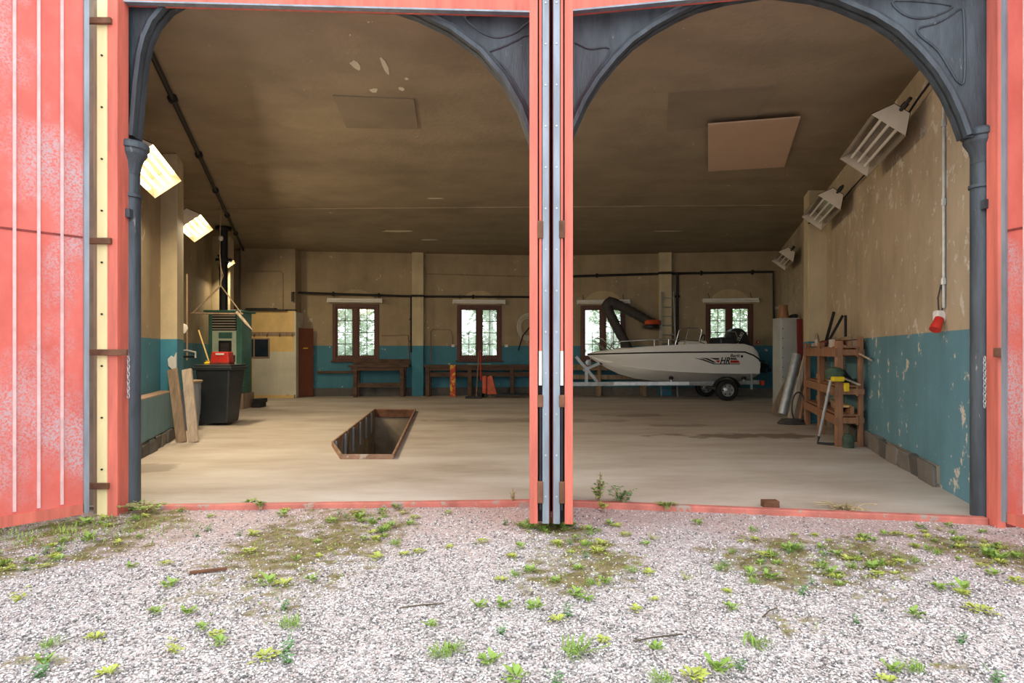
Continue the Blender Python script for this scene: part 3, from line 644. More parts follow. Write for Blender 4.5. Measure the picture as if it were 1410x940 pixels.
for k in range(4):
    x = bx0+.35+k*.36; MB().tube([(x, by-.03, 1.83), (x, by-.08, 1.80), (x, by-.08, 1.76), (x, by-.06, 1.74)], .008, 6).build('hook', 'black', r_)
MB().box(bx0-.1, bx1+.0, by+.02, 18.74, pz(428, by), pz(428, by)+.05).build('roof_edge', 'black', t)
for k, (a, b, z, lab) in enumerate(((336, 395, .05, 'long dark board lying on top of the booth'), (340, 380, .09, 'short dark board lying on the longer one over the booth'))):
    o = MB().box(px(a, 18.6), px(b, 18.6), 18.5, 18.72, 2.478+z-.05, 2.478+z-.01).build('board', 'black', bevel=.004); tag(o, lab, 'board')
dx = px(410, 18.9)
t = thing('open_door', (dx+.1, 18.9, 0), 'brown door standing ajar beside the booth with a brass handle', 'door')
MB().prism([(dx+.01, 18.85, .02), (dx+.33, 19.2, .02), (dx+.33, 19.2, 2.0), (dx+.01, 18.85, 2.0)], (.035, -.03, 0)).build('door_leaf', 'door', t, bevel=.005)
MB().tube([(dx+.24, 19.05, 1.42), (dx+.24, 18.98, 1.42), (dx+.15, 18.92, 1.42)], .015, 8).build('handle', 'yel', t)
MB().prism([(dx+.22, 19.06, 1.34), (dx+.28, 19.125, 1.34), (dx+.28, 19.125, 1.5), (dx+.22, 19.06, 1.5)], (.008, -.02, 0)).build('handle_plate', 'yel', t)
# heater cabinet
hx0, hx1, hy = -7.0, -6.19, 15.0
t = thing('air_heater', ((hx0+hx1)/2, hy, 0), 'mint and dark green air heater cabinet with louvres and control panel', 'heater')
MB().box(hx0+.02, hx1-.02, hy+.02, hy+.6, .36, 2.22).build('cabinet', 'green', t, bevel=.01)
MB().box(hx0+.12, hx1-.14, hy-.005, hy+.02, .42, 1.80).build('front_panel', 'mint', t, bevel=.006)
MB().box(hx0-.06, hx1+.06, hy-.05, hy+.65, 2.22, 2.27).build('top_plate', 'green', t, bevel=.008)
MB().box(hx0+.12, hx1-.14, hy, hy+.02, 1.80, 2.20).build('grille_back', 'black', t)
for k in range(6): MB().box(hx0+.13, hx1-.15, hy-.02, hy, 1.83+k*.06, 1.85+k*.06).build('louvre', 'fixture', t)
for k in range(14): MB().box(hx1-.025, hx1+.0, hy+.1, hy+.5, .45+k*.065, .475+k*.065).build('side_louvre', 'green', t)
MB().box(hx0+.27, hx0+.58, hy-.015, hy, 1.62, 1.76).build('nameplate', 'green', t, bevel=.01)
c_ = MB().box(hx0+.28, hx0+.57, hy-.04, hy, 1.27, 1.57).build('control_box', 'black', t, bevel=.01)
MB().box(hx0+.33, hx0+.52, hy-.05, hy-.035, 1.33, 1.51).build('control_window', 'dgrey', c_)
MB().box(hx0+.54, hx1-.16, hy-.012, hy, 1.08, 1.24).build('label_plate', 'dgrey', t); MB().box(hx0+.58, hx1-.16, hy-.012, hy, .93, 1.04).build('label_plate', 'zinc', t)
for k in range(4): MB().box(hx1-.30, hx1-.17, hy-.012, hy, .47+k*.05, .49+k*.05).build('vent_slot', 'black', t)
o = MB().box(hx0+.05, hx1+.03, hy-.02, hy+.62, 0, .355).build('plinth_block', 'wood', bevel=.01); tag(o, 'low wooden plinth block carrying the air heater', 'block')
for k in range(2):
    o = MB().box(-6.12+.02*k, -5.92+.03*k, 15.35, 15.75, .0+.105*k, .10+.105*k).build('battery_block', 'black', bevel=.01); tag(o, ['lower dark block on the floor beside the heater plinth', 'upper dark block stacked beside the heater plinth'][k], 'block')
# rope sling with a bar
rx, ry = px(304, 13.2), 13.2
t = thing('rope_sling', (rx, ry, 2.0), 'old rope sling hanging from the ceiling with a wooden bar', 'rope')
MB().tube([(rx, ry, CEIL), (rx-.02, ry, 3.3), (rx+.01, ry, 2.9), (rx, ry, pz(393, ry))], .012, 6).build('rope', 'rope', t)
MB().tube([(rx+.01, ry, 3.0), (rx+.05, ry, 2.85), (rx+.0, ry, 2.72)], .008, 6).build('knot_tail', 'rope', t)
ax, az, cx_, cz_ = px(265, ry), pz(431, ry), px(333, ry), pz(432, ry)
MB().tube([(rx, ry, pz(393, ry)), (ax, ry, az)], .016, 6).build('rope', 'rope', t); MB().tube([(rx, ry, pz(393, ry)), (cx_, ry, cz_)], .012, 6).build('rope', 'rope', t)
MB().tube([(ax-.03, ry, az), (cx_+.03, ry, cz_)], .018, 8).build('bar', 'wood', t)
MB().tube([(cx_-.1, ry-.02, cz_+.04), (px(340, ry), ry-.02, pz(445, ry)), (px(348, ry), ry-.02, pz(454, ry))], [.03, .03, .008], 8).build('hook_horn', 'plank', t)
MB().lathe((rx, ry, pz(328, ry)), [(.02, -.05), (.045, -.03), (.045, .03), (.02, .05)], 12).build('insulator', 'wpaint', t)
# wheelie bin
bx, by_ = -5.28, 11.85
t = thing('wheelie_bin', (bx, by_, 0), 'black plastic wheelie bin scuffed on the front standing before the heater', 'bin')
m = MB(); lo_, hi_ = .24, .31
m.add([(bx-lo_, by_-.26, .04), (bx+lo_, by_-.26, .04), (bx+lo_, by_+.22, .04), (bx-lo_, by_+.22, .04), (bx-hi_, by_-.33, 1.0), (bx+hi_, by_-.33, 1.0), (bx+hi_, by_+.33, 1.0), (bx-hi_, by_+.33, 1.0)],
      [(3, 2, 1, 0), (0, 1, 5, 4), (1, 2, 6, 5), (2, 3, 7, 6), (3, 0, 4, 7), (4, 5, 6, 7)]).build('body', 'plastic', t, bevel=.035)
m = MB().box(bx-.35, bx+.35, by_-.37, by_+.36, .985, 1.05).build('rim', 'plastic', t, bevel=.015)
MB().box(bx-.33, bx+.33, by_-.35, by_+.34, 1.05, 1.085).build('lid', 'plastic', t, bevel=.015)
MB().cyl((bx-.39, by_-.28, 1.02), (bx-.39, by_+.28, 1.02), .018, 8).build('handle', 'plastic', t)
for s_ in (-1, 1):
    wv = MB().lathe((bx-.27, by_+.22*s_, .105), [(.03, -.03), (.09, -.03), (.105, -.02), (.105, .02), (.09, .03), (.03, .03)], 20, 'y').build('wheel', 'rubber', t)
    MB().cyl((bx-.27, by_+.22*s_-.045, .105), (bx-.27, by_+.22*s_+.045, .105), .03, 12).build('hub', 'dgrey', wv)
t = thing('tool_case', (bx+.05, by_-.05, 1.085), 'red metal case with black bottom edge lying on the wheelie bin', 'case')
MB().prism([(bx-.12, by_-.16, 1.12), (bx+.22, by_-.16, 1.12), (bx+.20, by_-.16, 1.31), (bx-.09, by_-.16, 1.31)], (0, .22, 0)).build('shell', 'rred', t, bevel=.012)
MB().box(bx-.125, bx+.225, by_-.165, by_+.065, 1.085, 1.125).build('base', 'darkred', t, bevel=.006)
MB().box(bx-.02, bx+.13, by_-.166, by_-.158, 1.255, 1.285).build('name_strip', 'wpaint', t)
MB().lathe((bx-.2, by_-.1, 1.085), [(.05, 0), (.055, .03), (.02, .045), (.03, .07)], 14).build('tap_fitting', 'yel'); tag(bpy.data.objects['tap_fitting'], 'small brass fitting lying on the wheelie bin lid', 'fitting')
t = thing('broom', (-5.55, 11.9, 1.09), 'wooden broom handle sticking up behind the wheelie bin', 'broom')
MB().cyl((-5.42, 12.28, .3), (-5.90, 12.3, 1.72), .014, 10).build('handle', 'yellow', t)
MB().box(-5.56, -5.26, 12.24, 12.34, 0.02, .3).build('bristles', 'dry', t)
# planks leaning on the ledge
for k, (a, b, lab) in enumerate(((-4.83, 0, 'weathered plank leaning on the ledge, grey one closer to the wall'), (-4.665, .0, 'pale weathered plank leaning on the ledge, closer to the bin'))):
    m = MB().beam((a+.07, 9.42+.02*k, .0), (a-.20+.05*k, 9.68, 1.05), .14, .045, (0, -1, .1)).build('plank', ['wood', 'plank'][k], bevel=.006); tag(m, lab, 'plank')
# sink, taps and tools on the left wall
t = thing('wash_tub', (-5.75, 11.3, 0), 'grey-blue metal wash tub against the left wall behind the planks', 'tub')
MB().lathe((-5.55, 11.1, .0), [(.20, 0), (.24, .35), (.25, .78), (.27, .80), (.255, .82), (.23, .78), (.22, .4)], 24).build('body', 'zinc', t)
MB().lathe((-5.55, 11.1, .0), [(.262, .79), (.275, .80), (.275, .82), (.262, .83)], 24).build('rolled_rim', 'wood', t)
wx = wl2_x(12.2)
t = thing('tap_pipework', (wx+.1, 12.2, 1.2), 'steel tap and pipework with a round white valve on the left wall', 'tap')
for k in (0, .16): MB().cyl((wx+.10+k*.4, 12.2+k, 1.15), (wx+.10+k*.4, 12.2+k, 3.1-k*2), .016, 8).build('riser', 'wood', t)
MB().tube([(wx+.05, 12.1, 1.33), (wx+.35, 12.0, 1.33), (wx+.5, 12.0, 1.30), (wx+.5, 12.0, 1.2)], .022, 8).build('spout', 'galv', t)
MB().tube([(wx+.06, 12.1, 1.22), (wx+.45, 12.05, 1.22)], .018, 8).build('crosspiece', 'black', t)
MB().lathe((wx+.18, 12.15, 1.74), [(.02, -.03), (.1, -.02), (.1, .02), (.02, .03)], 18, 'y').build('dial', 'wpaint', t)
MB().box(wx+.02, wx+.14, 12.0, 12.1, 1.55, 1.78).build('switch_box', 'pale', t, bevel=.01)
MB().tube([(wx+.2, 11.6, .85), (wx+.1, 11.7, 1.2), (wx+.25, 11.75, 1.3)], .012, 6).build('lever', 'galv', t)
MB().tube([(wx+.32, 11.3, .82), (wx+.05, 11.4, 1.25)], .018, 6).build('lever', 'plank', t)
o = MB().prism([(-5.10, 9.775, 1.06), (-5.05, 9.775, 1.03), (-5.025, 9.775, 1.06), (-5.025, 9.775, 1.30), (-5.06, 9.775, 1.22), (-5.10, 9.775, 1.25), (-5.15, 9.775, 1.20), (-5.14, 9.775, 1.10)], (0, .024, 0)).build('torn_paper', 'wpaint'); tag(o, 'torn white paper scrap stuck on the blue part of the pillar', 'paper')

# ================================================================ BACK WALL
def bench(name, label, x0, x1, fn, legs, h, lower=True, depth=.5, mat='woodh'):
    yb = fn((x0+x1)/2)-.06; sl = (fn(x1)-fn(x0))/(x1-x0); ym = (x0+x1)/2
    t = thing(name, (ym, yb-depth/2, 0), label, 'workbench')
    f = lambda x: yb+sl*(x-ym)
    MB().prism([(x0, f(x0)-depth, h-.06), (x1, f(x1)-depth, h-.06), (x1, f(x1), h-.06), (x0, f(x0), h-.06)], (0, 0, .06)).build('bench_top', mat, t, bevel=.006)
    MB().prism([(x0+.08, f(x0)-depth+.04, h-.16), (x1-.08, f(x1)-depth+.04, h-.16), (x1-.08, f(x1)-depth+.08, h-.16), (x0+.08, f(x0)-depth+.08, h-.16)], (0, 0, .10)).build('apron', mat, t)
    for x in legs:
        for y in (f(x)-depth+.02, f(x)-.14):
            MB().box(x-.055, x+.055, y, y+.1, 0, h-.06).build('leg', mat, t, bevel=.006)
    if lower: 
        zl = .28 if lower is True else lower
        MB().prism([(legs[0], f(legs[0])-depth+.05, zl), (legs[-1], f(legs[-1])-depth+.05, zl), (legs[-1], f(legs[-1])-depth+.11, zl), (legs[0], f(legs[0])-depth+.11, zl)], (0, 0, .13)).build('stretcher', mat, t)
    return t
b1 = bench('workbench', 'sturdy dark workbench with paint-spattered edge under the first window', -4.75, -3.02, bl_y, (-4.55, -3.22), .93)
MB().prism([(-4.7, bl_y(-4.7)-.1, .93), (-3.05, bl_y(-3.05)-.1, .93), (-3.05, bl_y(-3.05)-.1, 1.10), (-4.7, bl_y(-4.7)-.1, 1.10)], (0, .03, 0)).build('back_board', 'woodh', b1)
bench('workbench', 'long dark workbench with a high shelf rail left of the folded gate', -2.6, 1.1, bl_y, (-2.48, -1.25, .0, 1.0), .93, .58)
bench('workbench', 'long workbench on pale legs behind the boat trailer', 1.3, 4.2, br_y, (1.5, 2.6, 3.9), .93, .5, mat='wood')
o = MB().box(-1.33, -.63, 19.33, 19.60, .932, .965).build('green_board', 'green', bevel=.005); tag(o, 'flat green board lying on the long workbench under the window', 'board')
o = tag(MB().box(-1.82, -1.66, bl_y(-1.74)-.62, bl_y(-1.74)-.585, 0, .93).build('striped_plank', M('red_yellow_paint', (.55, .05, .02), .2, 5, .6, 0, .05, (1, 1, 1), ((.75, .45, .05), .52, 7)), bevel=.004), 'red and yellow painted plank standing against the long workbench', 'plank')
t = thing('wall_shelf_rail', (-5.3, bl_y(-5.3), .5), 'thin dark rail with pale ends along the blue wall near the brown door', 'rail')
MB().prism([(-5.75, bl_y(-5.75)-.1, .68), (-4.7, bl_y(-4.7)-.1, .68), (-4.7, bl_y(-4.7), .68), (-5.75, bl_y(-5.75), .68)], (0, 0, .07)).build('rail_board', 'woodh', t)
# pallet truck
qx, qy = px(672, 18.8), 18.75
t = thing('pallet_truck', (qx, qy, 0), 'small red pallet truck with upright handle before the long workbench', 'pallet truck')
MB().box(qx-.16, qx-.04, qy-.1, qy+.12, .12, .62).build('pump_column', 'orange', t, bevel=.02)
MB().prism([(qx-.02, qy-.12, .1), (qx+.26, qy-.12, .1), (qx+.12, qy-.12, .64), (qx-.02, qy-.12, .60)], (0, .3, 0)).build('hood', 'orange', t, bevel=.02)
for k in (0, .32): MB().box(qx+.1, qx+1.2, qy-.13+k, qy+.02+k, .06, .11).build('fork', 'black', t)
MB().cyl((qx-.2, qy, .5), (qx-.22, qy, 1.25), .018, 8).build('handle_tube', 'rred', t)
MB().tube([(qx-.22, qy-.09, 1.25), (qx-.22, qy-.09, 1.33), (qx-.22, qy+.09, 1.33), (qx-.22, qy+.09, 1.25)], .014, 8, closed=True).build('grip', 'rred', t)
for dx_ in (-.13, -.24):
    MB().lathe((qx+dx_+.05, qy-.06, .09), [(.02, -.03), (.09, -.03), (.09, .03), (.02, .03)], 18, 'y').build('wheel', 'rubber', t)
t = thing('push_broom', (px(657, 18.5), 18.5, 0), 'wide push broom leaning against the long workbench', 'broom')
MB().cyl((px(657, 18.5)-.02, 18.45, .06), (px(659, 19.2), 19.3, 1.32), .014, 8).build('handle', 'wood', t)
MB().box(px(641, 18.5), px(664, 18.5), 18.38, 18.50, 0, .07).build('head', 'black', t, bevel=.01)
# hose reel by the gate
hx_, hz_ = px(727, 19.9), pz(450, 19.9); hy_ = bl_y(hx_)-.06
t = thing('hose_coil', (hx_, hy_, hz_-.4), 'coiled cream hose hanging on the back wall left of the folded gate', 'hose')
for k in range(4):
    R0 = .22+.035*k
    MB().tube([(hx_+R0*math.cos(q), hy_-.02*k, hz_+R0*1.25*math.sin(q)) for q in [i*math.pi/10 for i in range(20)]], .017, 6, closed=True).build('hose_turn', 'pale', t)
MB().tube([(hx_+.1, hy_-.1, hz_+.05), (hx_-.15, hy_-.1, hz_-.25), (hx_-.3, hy_-.1, hz_-.72)], .022, 6).build('nozzle', 'black', t)
# exhaust hose arm
Y = 19.35
def bp(x, y, Y_=Y): return Vector((px(x, Y_), Y_, pz(y, Y_)))
t = thing('exhaust_arm', bp(925, 470), 'big dark exhaust hose arm bent over the third window', 'hose arm')
def wavy(pts, n):
    out = []; P_ = [Vector(p) for p in pts]
    for i in range(len(P_)-1):
        for k in range(n): out.append(P_[i].lerp(P_[i+1], k/n))
    return out+[P_[-1]]
pp = wavy([bp(901, 448), bp(893, 442), bp(875, 432), bp(850, 419)], 6); MB().tube(pp, [.15 if i % 2 else .135 for i in range(len(pp))], 12).build('upper_hose', 'dgrey', t)
pp = wavy([bp(850, 419), bp(840, 415), bp(835, 421), bp(838, 428)], 3); MB().tube(pp, .15, 12).build('elbow', 'dgrey', t)
pp = wavy([bp(838, 428), bp(848, 448), bp(862, 474), bp(868, 487)], 6); MB().tube(pp, [.15 if i % 2 else .135 for i in range(len(pp))], 12).build('lower_hose', 'dgrey', t)
d1 = MB().lathe(bp(898, 443), [(.08, -.1), (.24, -.08), (.27, 0), (.24, .05), (.08, .06)], 24).build('swivel_disc', 'orange', t)
MB().lathe(bp(896, 448), [(.1, -.1), (.24, -.08), (.24, .0), (.1, .02)], 24).build('swivel_hub', 'black', t)
MB().box(4.08, 4.24, 19.35, 19.72, 2.02, 2.3).build('wall_bracket', 'black', t)
# ladder
t = thing('ladder', (px(920, 19.1), 19.1, 0), 'aluminium ladder leaning on the pilaster behind the boat', 'ladder')
def LDp(s_, k): return Vector((lerp(4.63, 4.62, k)+s_*lerp(.24, .17, k), lerp(19.25, 19.42, k), 3.1*k))
for s_ in (-1, 1): MB().beam(LDp(s_, 0), LDp(s_, 1), .03, .07, (0, 1, 0)).build('stile', 'galv', t)
for k in range(11): MB().cyl(LDp(-1, .06+k*.088), LDp(1, .06+k*.088), .014, 8).build('rung', 'galv', t)

# ================================================================ RIGHT SIDE
t = thing('metal_cabinet', (6.4, 15.1, 0), 'pale grey metal cabinet against the right wall behind the pillar', 'cabinet')
MB().box(6.12, 6.55, 14.9, 15.35, 0, 2.06).build('body', 'sheetgrey', t, bevel=.008)
MB().box(6.15, 6.52, 14.885, 14.9, .06, 2.02).build('door', 'sheetgrey', t, bevel=.004)
MB().box(6.11, 6.56, 14.88, 15.36, 2.06, 2.085).build('lid', 'sheetgrey', t)
for k in range(8): MB().cyl((6.165, 14.885, .3+.22*k), (6.165, 14.878, .3+.22*k), .012, 8).build('rivet', 'black', t)
o = MB().lathe((6.27, 15.1, 2.085), [(.13, 0), (.09, .26), (.10, .27), (.10, .31), (.085, .31)], 18).build('clay_pot', 'shelfw'); tag(o, 'upturned brown pot standing on the grey metal cabinet', 'pot')
o = MB().prism([(6.43, 14.95, 2.085), (6.54, 14.95, 2.085), (6.56, 14.95, 2.15), (6.50, 14.95, 2.19), (6.41, 14.95, 2.14)], (0, .25, 0)).build('cloth_bundle', 'black', bevel=.02); tag(o, 'small dark bundle lying on the grey metal cabinet', 'bundle')
# things leaning between cabinet and rack
def lean(name, label, cat, a, b, w_, h_, mat, round_=False):
    a, b = Vector(a), Vector(b)
    m = MB()
    if round_: m.cyl(a, b, w_/2, 18)
    else: m.beam(a, b, w_, h_, (0, -1, 0))
    o = m.build(name, mat, bevel=0 if round_ else .006); return tag(o, label, cat)
def flp(x, Y, z): return (px(x, Y), Y, z)
lean('steel_tube', 'thick grey steel tube leaning beside the wooden rack', 'tube', flp(1077, 12.9, .08), flp(1097, 13.1, 1.26), .17, .17, 'galv', True)
lean('red_board', 'tall red painted board leaning on the grey metal cabinet', 'board', flp(1103, 14.3, .0), flp(1101, 14.75, 2.05), .13, .04, 'darkred')
lean('grey_plank', 'wide grey-brown plank leaning behind the steel tube', 'plank', flp(1066, 13.3, .03), flp(1100, 13.5, 1.15), .2, .03, 'wood')
lean('pale_plank', 'long pale plank leaning right of the steel tube', 'plank', flp(1088, 12.7, .02), flp(1114, 12.75, 1.45), .10, .04, 'plank')
lean('brown_plank', 'dark brown plank leaning next to the rack', 'plank', flp(1096, 12.72, .02), flp(1112, 12.8, 1.35), .13, .03, 'wood')
lean('red_pole', 'reddish wooden pole leaning against the rack post', 'pole', flp(1101, 11.93, .02), flp(1113, 11.95, .95), .06, .06, 'shelfw', True)
lean('thin_plank', 'thin split plank leaning in the pile of boards', 'plank', flp(1093, 12.75, .02), flp(1110, 12.9, 1.1), .16, .03, 'plank')
lean('black_bar', 'thin black iron bar leaning in the pile of boards', 'bar', flp(1104, 12.68, .02), flp(1110, 12.7, 1.6), .03, .03, 'black', True)
cx0, cy0 = 5.08, 11.85
t = thing('hose_coil', (cx0, cy0, 0), 'coiled grey hose lying on the floor before the leaning boards', 'hose')
for k in range(3): MB().tube([(cx0+(.25-.03*k)*math.cos(q), cy0+(.16-.02*k)*math.sin(q), .02+.03*k) for q in [i*math.pi/12 for i in range(24)]], .018, 6, closed=True).build('hose_turn', 'dgrey', t)
MB().tube([(cx0+.1+.12*math.cos(q), cy0-.03, .30+.28*math.sin(q)) for q in [i*math.pi/10 for i in range(20)]], .016, 6, closed=True).build('hose_loop', 'dgrey', t)
# wooden rack
t = thing('wooden_rack', (5.0, 10.3, 0), 'reddish wooden tool rack full of offcuts beside the right wall', 'rack')
fx = lambda Y: wr_x(Y)-.40
RY = (9.05, 10.4, 11.75)
for Y in RY:
    MB().box(fx(Y)-.045, fx(Y)+.045, Y-.035, Y+.035, 0, 1.46).build('post', 'shelfw', t, bevel=.006)
    MB().box(fx(Y)+.27, fx(Y)+.33, Y-.03, Y+.03, 0.0, 1.52).build('post', 'shelfw', t, bevel=.006)
    for z in (.42, .82, 1.36): MB().box(fx(Y)+.03, fx(Y)+.33, Y-.05, Y-.02, z-.10, z-.02).build('cross_rail', 'shelfw', t)
for z in (.42, .82, 1.36):
    for o_ in (0, .29):
        a, b = RY[0]-.06, RY[2]+.05
        MB().prism([(fx(a)+o_-.06, a, z-.12), (fx(b)+o_-.06, b, z-.12), (fx(b)+o_-.03, b, z-.12), (fx(a)+o_-.03, a, z-.12)], (0, 0, .12)).build('long_rail', 'shelfw', t)
    a, b = RY[0]-.02, RY[2]
    MB().prism([(fx(a)+.0, a, z), (fx(b)+.0, b, z), (fx(b)+.3, b, z), (fx(a)+.3, a, z)], (0, 0, .025)).build('shelf_board', 'shelfw', t)
offc = []
def offcut(name, lab, cat, a, b, w_, h_, mat): offc.append(lean(name, lab, cat, a, b, w_, h_, mat))
def rk(Y, dx_, z): return (fx(Y)+dx_, Y, z)
offcut('red_beam', 'red painted beam end lying on top of the rack', 'beam', rk(9.2, .35, 1.44), rk(10.6, .05, 1.44), .09, .06, 'darkred')
offcut('black_angle', 'black iron bar sticking up out of the rack top', 'bar', rk(10.9, .15, 1.39), rk(10.95, .32, 1.98), .05, .02, 'black')
offcut('black_angle', 'black iron bar leaning in a V on the rack top', 'bar', rk(9.9, -.02, 1.39), rk(9.9, .24, 1.86), .04, .02, 'black')
offcut('black_angle', 'second black bar of the V on the rack top', 'bar', rk(9.8, .26, 1.39), rk(9.85, .27, 1.86), .04, .02, 'black')
offcut('wood_offcut', 'short pale offcut on the top shelf over the front post', 'offcut', rk(9.5, .0, 1.43), rk(10.2, .12, 1.43), .12, .08, 'plank')
offcut('wood_offcut', 'slanting offcut on the top shelf beside the V bars', 'offcut', rk(10.5, -.05, 1.46), rk(11.3, .1, 1.58), .1, .05, 'plank')
offcut('wood_offcut', 'pale strip poking out of the top shelf toward the gate', 'offcut', rk(8.65, .34, 1.20), rk(9.6, .18, 1.405), .05, .025, 'plank')
offcut('wood_offcut', 'grey block lying on the top shelf by the wall', 'offcut', rk(9.1, .25, 1.42), rk(9.6, .25, 1.42), .1, .07, 'wood')
offcut('wood_offcut', 'pale offcut tilted on the middle shelf', 'offcut', rk(9.4, .1, .86), rk(9.7, .2, 1.12), .1, .03, 'plank')
offcut('wood_offcut', 'black metal piece leaning on the middle shelf', 'scrap', rk(9.25, .2, .86), rk(9.5, .05, 1.08), .14, .02, 'black')
offcut('wood_offcut', 'pale strip poking from the middle shelf', 'offcut', rk(8.9, .25, .86), rk(9.6, .05, .98), .04, .02, 'pale')
offcut('wood_offcut', 'slanted pale offcut on the middle shelf at the far bay', 'offcut', rk(10.7, .1, .86), rk(10.9, .15, 1.15), .1, .03, 'plank')
offcut('wood_offcut', 'brown block on the middle shelf beside the post', 'offcut', rk(10.1, .15, .93), rk(10.3, .15, .93), .18, .16, 'shelfw')
offcut('wood_offcut', 'yellowish box lid standing on the low shelf', 'lid', rk(9.2, .12, .54), rk(9.6, .14, .54), .03, .17, 'yellow')
offcut('wood_offcut', 'grey board lying across the low shelf', 'offcut', rk(9.4, .1, .47), rk(10.3, .15, .50), .14, .03, 'wood')
offcut('wood_offcut', 'grey board lying on the low shelf in the far bay', 'offcut', rk(10.6, .1, .47), rk(11.6, .15, .47), .14, .03, 'wood')
for Yc, dxc, zc, lc, wc, hc, mc, lab in ((9.5, .2, 1.50, .5, .05, .05, 'wood', 'brown batten lying over the offcuts on the rack top'), (10.8, .2, 1.42, .7, .12, .06, 'shelfw', 'reddish board lying on the far half of the rack top'), (11.2, .15, .88, .6, .1, .07, 'wood', 'thick grey offcut on the middle shelf by the far post'), (9.75, .22, .90, .35, .08, .10, 'black', 'dark metal box on the middle shelf by the wall'),
        (9.3, .2, .47, .4, .16, .05, 'shelfw', 'flat reddish offcut on the low shelf near the can'), (10.9, .2, .53, .5, .08, .08, 'plank', 'pale beam piece on the low shelf behind the boards'), (11.4, .1, 1.43, .5, .06, .08, 'plank', 'pale beam end on the rack top beside the pillar')):
    offcut('wood_offcut', lab, 'offcut', rk(Yc-lc/2, dxc, zc), rk(Yc+lc/2, dxc, zc), wc, hc, mc)
o = MB().lathe((fx(8.9)-.02+.13, 8.92, 0), [(.07, 0), (.075, .15), (.05, .17), (.05, .19)], 16).build('dark_can', 'dgreen'); tag(o, 'small dark green can on the floor beside the rack foot', 'can')
# long-handled tool with yellow and green head
Y = 8.95
a = Vector(flp(1128, Y+.3, .12)); b = Vector(flp(1144, Y+.1, .92))
t = thing('brush_cutter', (a.x, a.y, 0), 'long-handled tool with a yellow and dark green head leaning on the rack', 'tool')
MB().cyl(a, b, .022, 10).build('shaft', 'galv', t)
MB().tube([a, a+Vector((-.02, 0, -.10)), a+Vector((.1, -.1, -.10)), a+Vector((.36, -.2, -.09))], .018, 8).build('foot_bar', 'black', t)
MB().lathe(b+Vector((.05, 0, .08)), [(.02, -.1), (.11, -.06), (.13, .02), (.09, .08), (.02, .1)], 16).build('head_cover', 'dgreen', t)
MB().box(b.x-.04, b.x+.13, b.y-.14, b.y-.06, b.z-.02, b.z+.05).build('yellow_band', 'yel', t, bevel=.02)
MB().box(b.x+.16, b.x+.23, b.y-.06, b.y+.02, b.z-.16, b.z-.04).build('yellow_tag', 'yel', t, bevel=.01)
# ceiling patches
def patch(lab, corners, mat, gap, th=.02):
    pts = []
    for x, y in corners:
        Y = (CEIL-gap-EYE)*F/(HZ-y); pts.append((px(x, Y), Y, CEIL-gap))
    o = MB().prism(pts, (0, 0, th)).build('ceiling_board', mat); tag(o, lab, 'board'); return o
patch('loose pinkish board hanging under the ceiling over the boat side', [(975, 172), (1102, 162), (1080, 230), (975, 236)], 'sheet', .09)
patch('flat sooty patch board on the ceiling touching the pinkish board', [(921, 128), (1066, 119), (1040, 165), (918, 182)], 'ceil2', .012, .012)
patch('flat sooty patch board on the ceiling over the inspection pit', [(458, 132), (570, 137), (576, 178), (477, 176)], 'ceil2', .012, .012)
struct(MB().beam((-6.2, 13.6, CEIL-.005), (6.2, 13.2, CEIL-.005), .03, .02).build('trim_16', 'ceil'))
for i, (x, y, w_, h_) in enumerate(((490, 90, .10, .14), (531, 93, .06, .22), (515, 124, .12, .06), (552, 122, .08, .05), (545, 318, .9, .12), (600, 273, .35, .06), (590, 330, .6, .1), (920, 318, .7, .08), (560, 108, .05, .04))):
    Y = (CEIL-EYE)*F/(HZ-y); X = px(x, Y); pts = []
    for k in range(9):
        q = k*2*math.pi/9; r_ = random.uniform(.6, 1.1); pts.append((X+w_/2*r_*math.cos(q), Y+h_/2*r_*math.sin(q)*2.2, CEIL-.004))
    MB().prism(pts, (0, 0, .003)).build('peeling_flake', 'pale', ceiling)

# ================================================================ BOAT ON TRAILER
BO = (5.72, 18.36, 0)
boat = thing('motorboat', BO, 'white open motorboat with black rail line and red stripes on a trailer', 'boat', rz=.05)
ST = [  # x, half beam, cap z, rail z, chine half, chine z, keel z
    (.95, .76, 1.10, 1.05, .70, .72, .52), (.90, .77, 1.30, 1.12, .71, .72, .51), (.75, .79, 1.46, 1.22, .72, .72, .50), (.5, .81, 1.53, 1.31, .74, .72, .49), (0, .83, 1.535, 1.315, .75, .73, .48),
    (-.6, .85, 1.53, 1.31, .75, .745, .48), (-1.2, .85, 1.51, 1.305, .73, .77, .49), (-1.8, .82, 1.475, 1.295, .66, .81, .51), (-2.3, .75, 1.44, 1.285, .54, .86, .57),
    (-2.75, .62, 1.40, 1.275, .38, .93, .70), (-3.1, .45, 1.36, 1.265, .23, 1.01, .87), (-3.35, .27, 1.33, 1.255, .11, 1.09, 1.02), (-3.55, .09, 1.29, 1.245, .03, 1.19, 1.15), (-3.62, .02, 1.27, 1.24, .01, 1.225, 1.21)]
vs = []; fs = []
def half(s):
    x, bg_, zs, zr, bc, zc, zk = s; i = min(.16, bg_*.5)
    return [(0, zk), (bc*.55, lerp(zk, zc, .50)), (bc, zc), (bc+.012, zc+.035), (lerp(bc, bg_, .75)+.012, lerp(zc, zr, .55)), (bg_, zr), (bg_-.015, lerp(zr, zs, .6)), (bg_-.05, zs), (bg_-i, zs), (bg_-i-.01, max(zr-.25, zk+.05)), (0, max(zr-.27, zk+.04))]
nP = 11
for s in ST:
    h = half(s); vs += [(s[0], -y, z) for y, z in h]+[(s[0], y, z) for y, z in h]
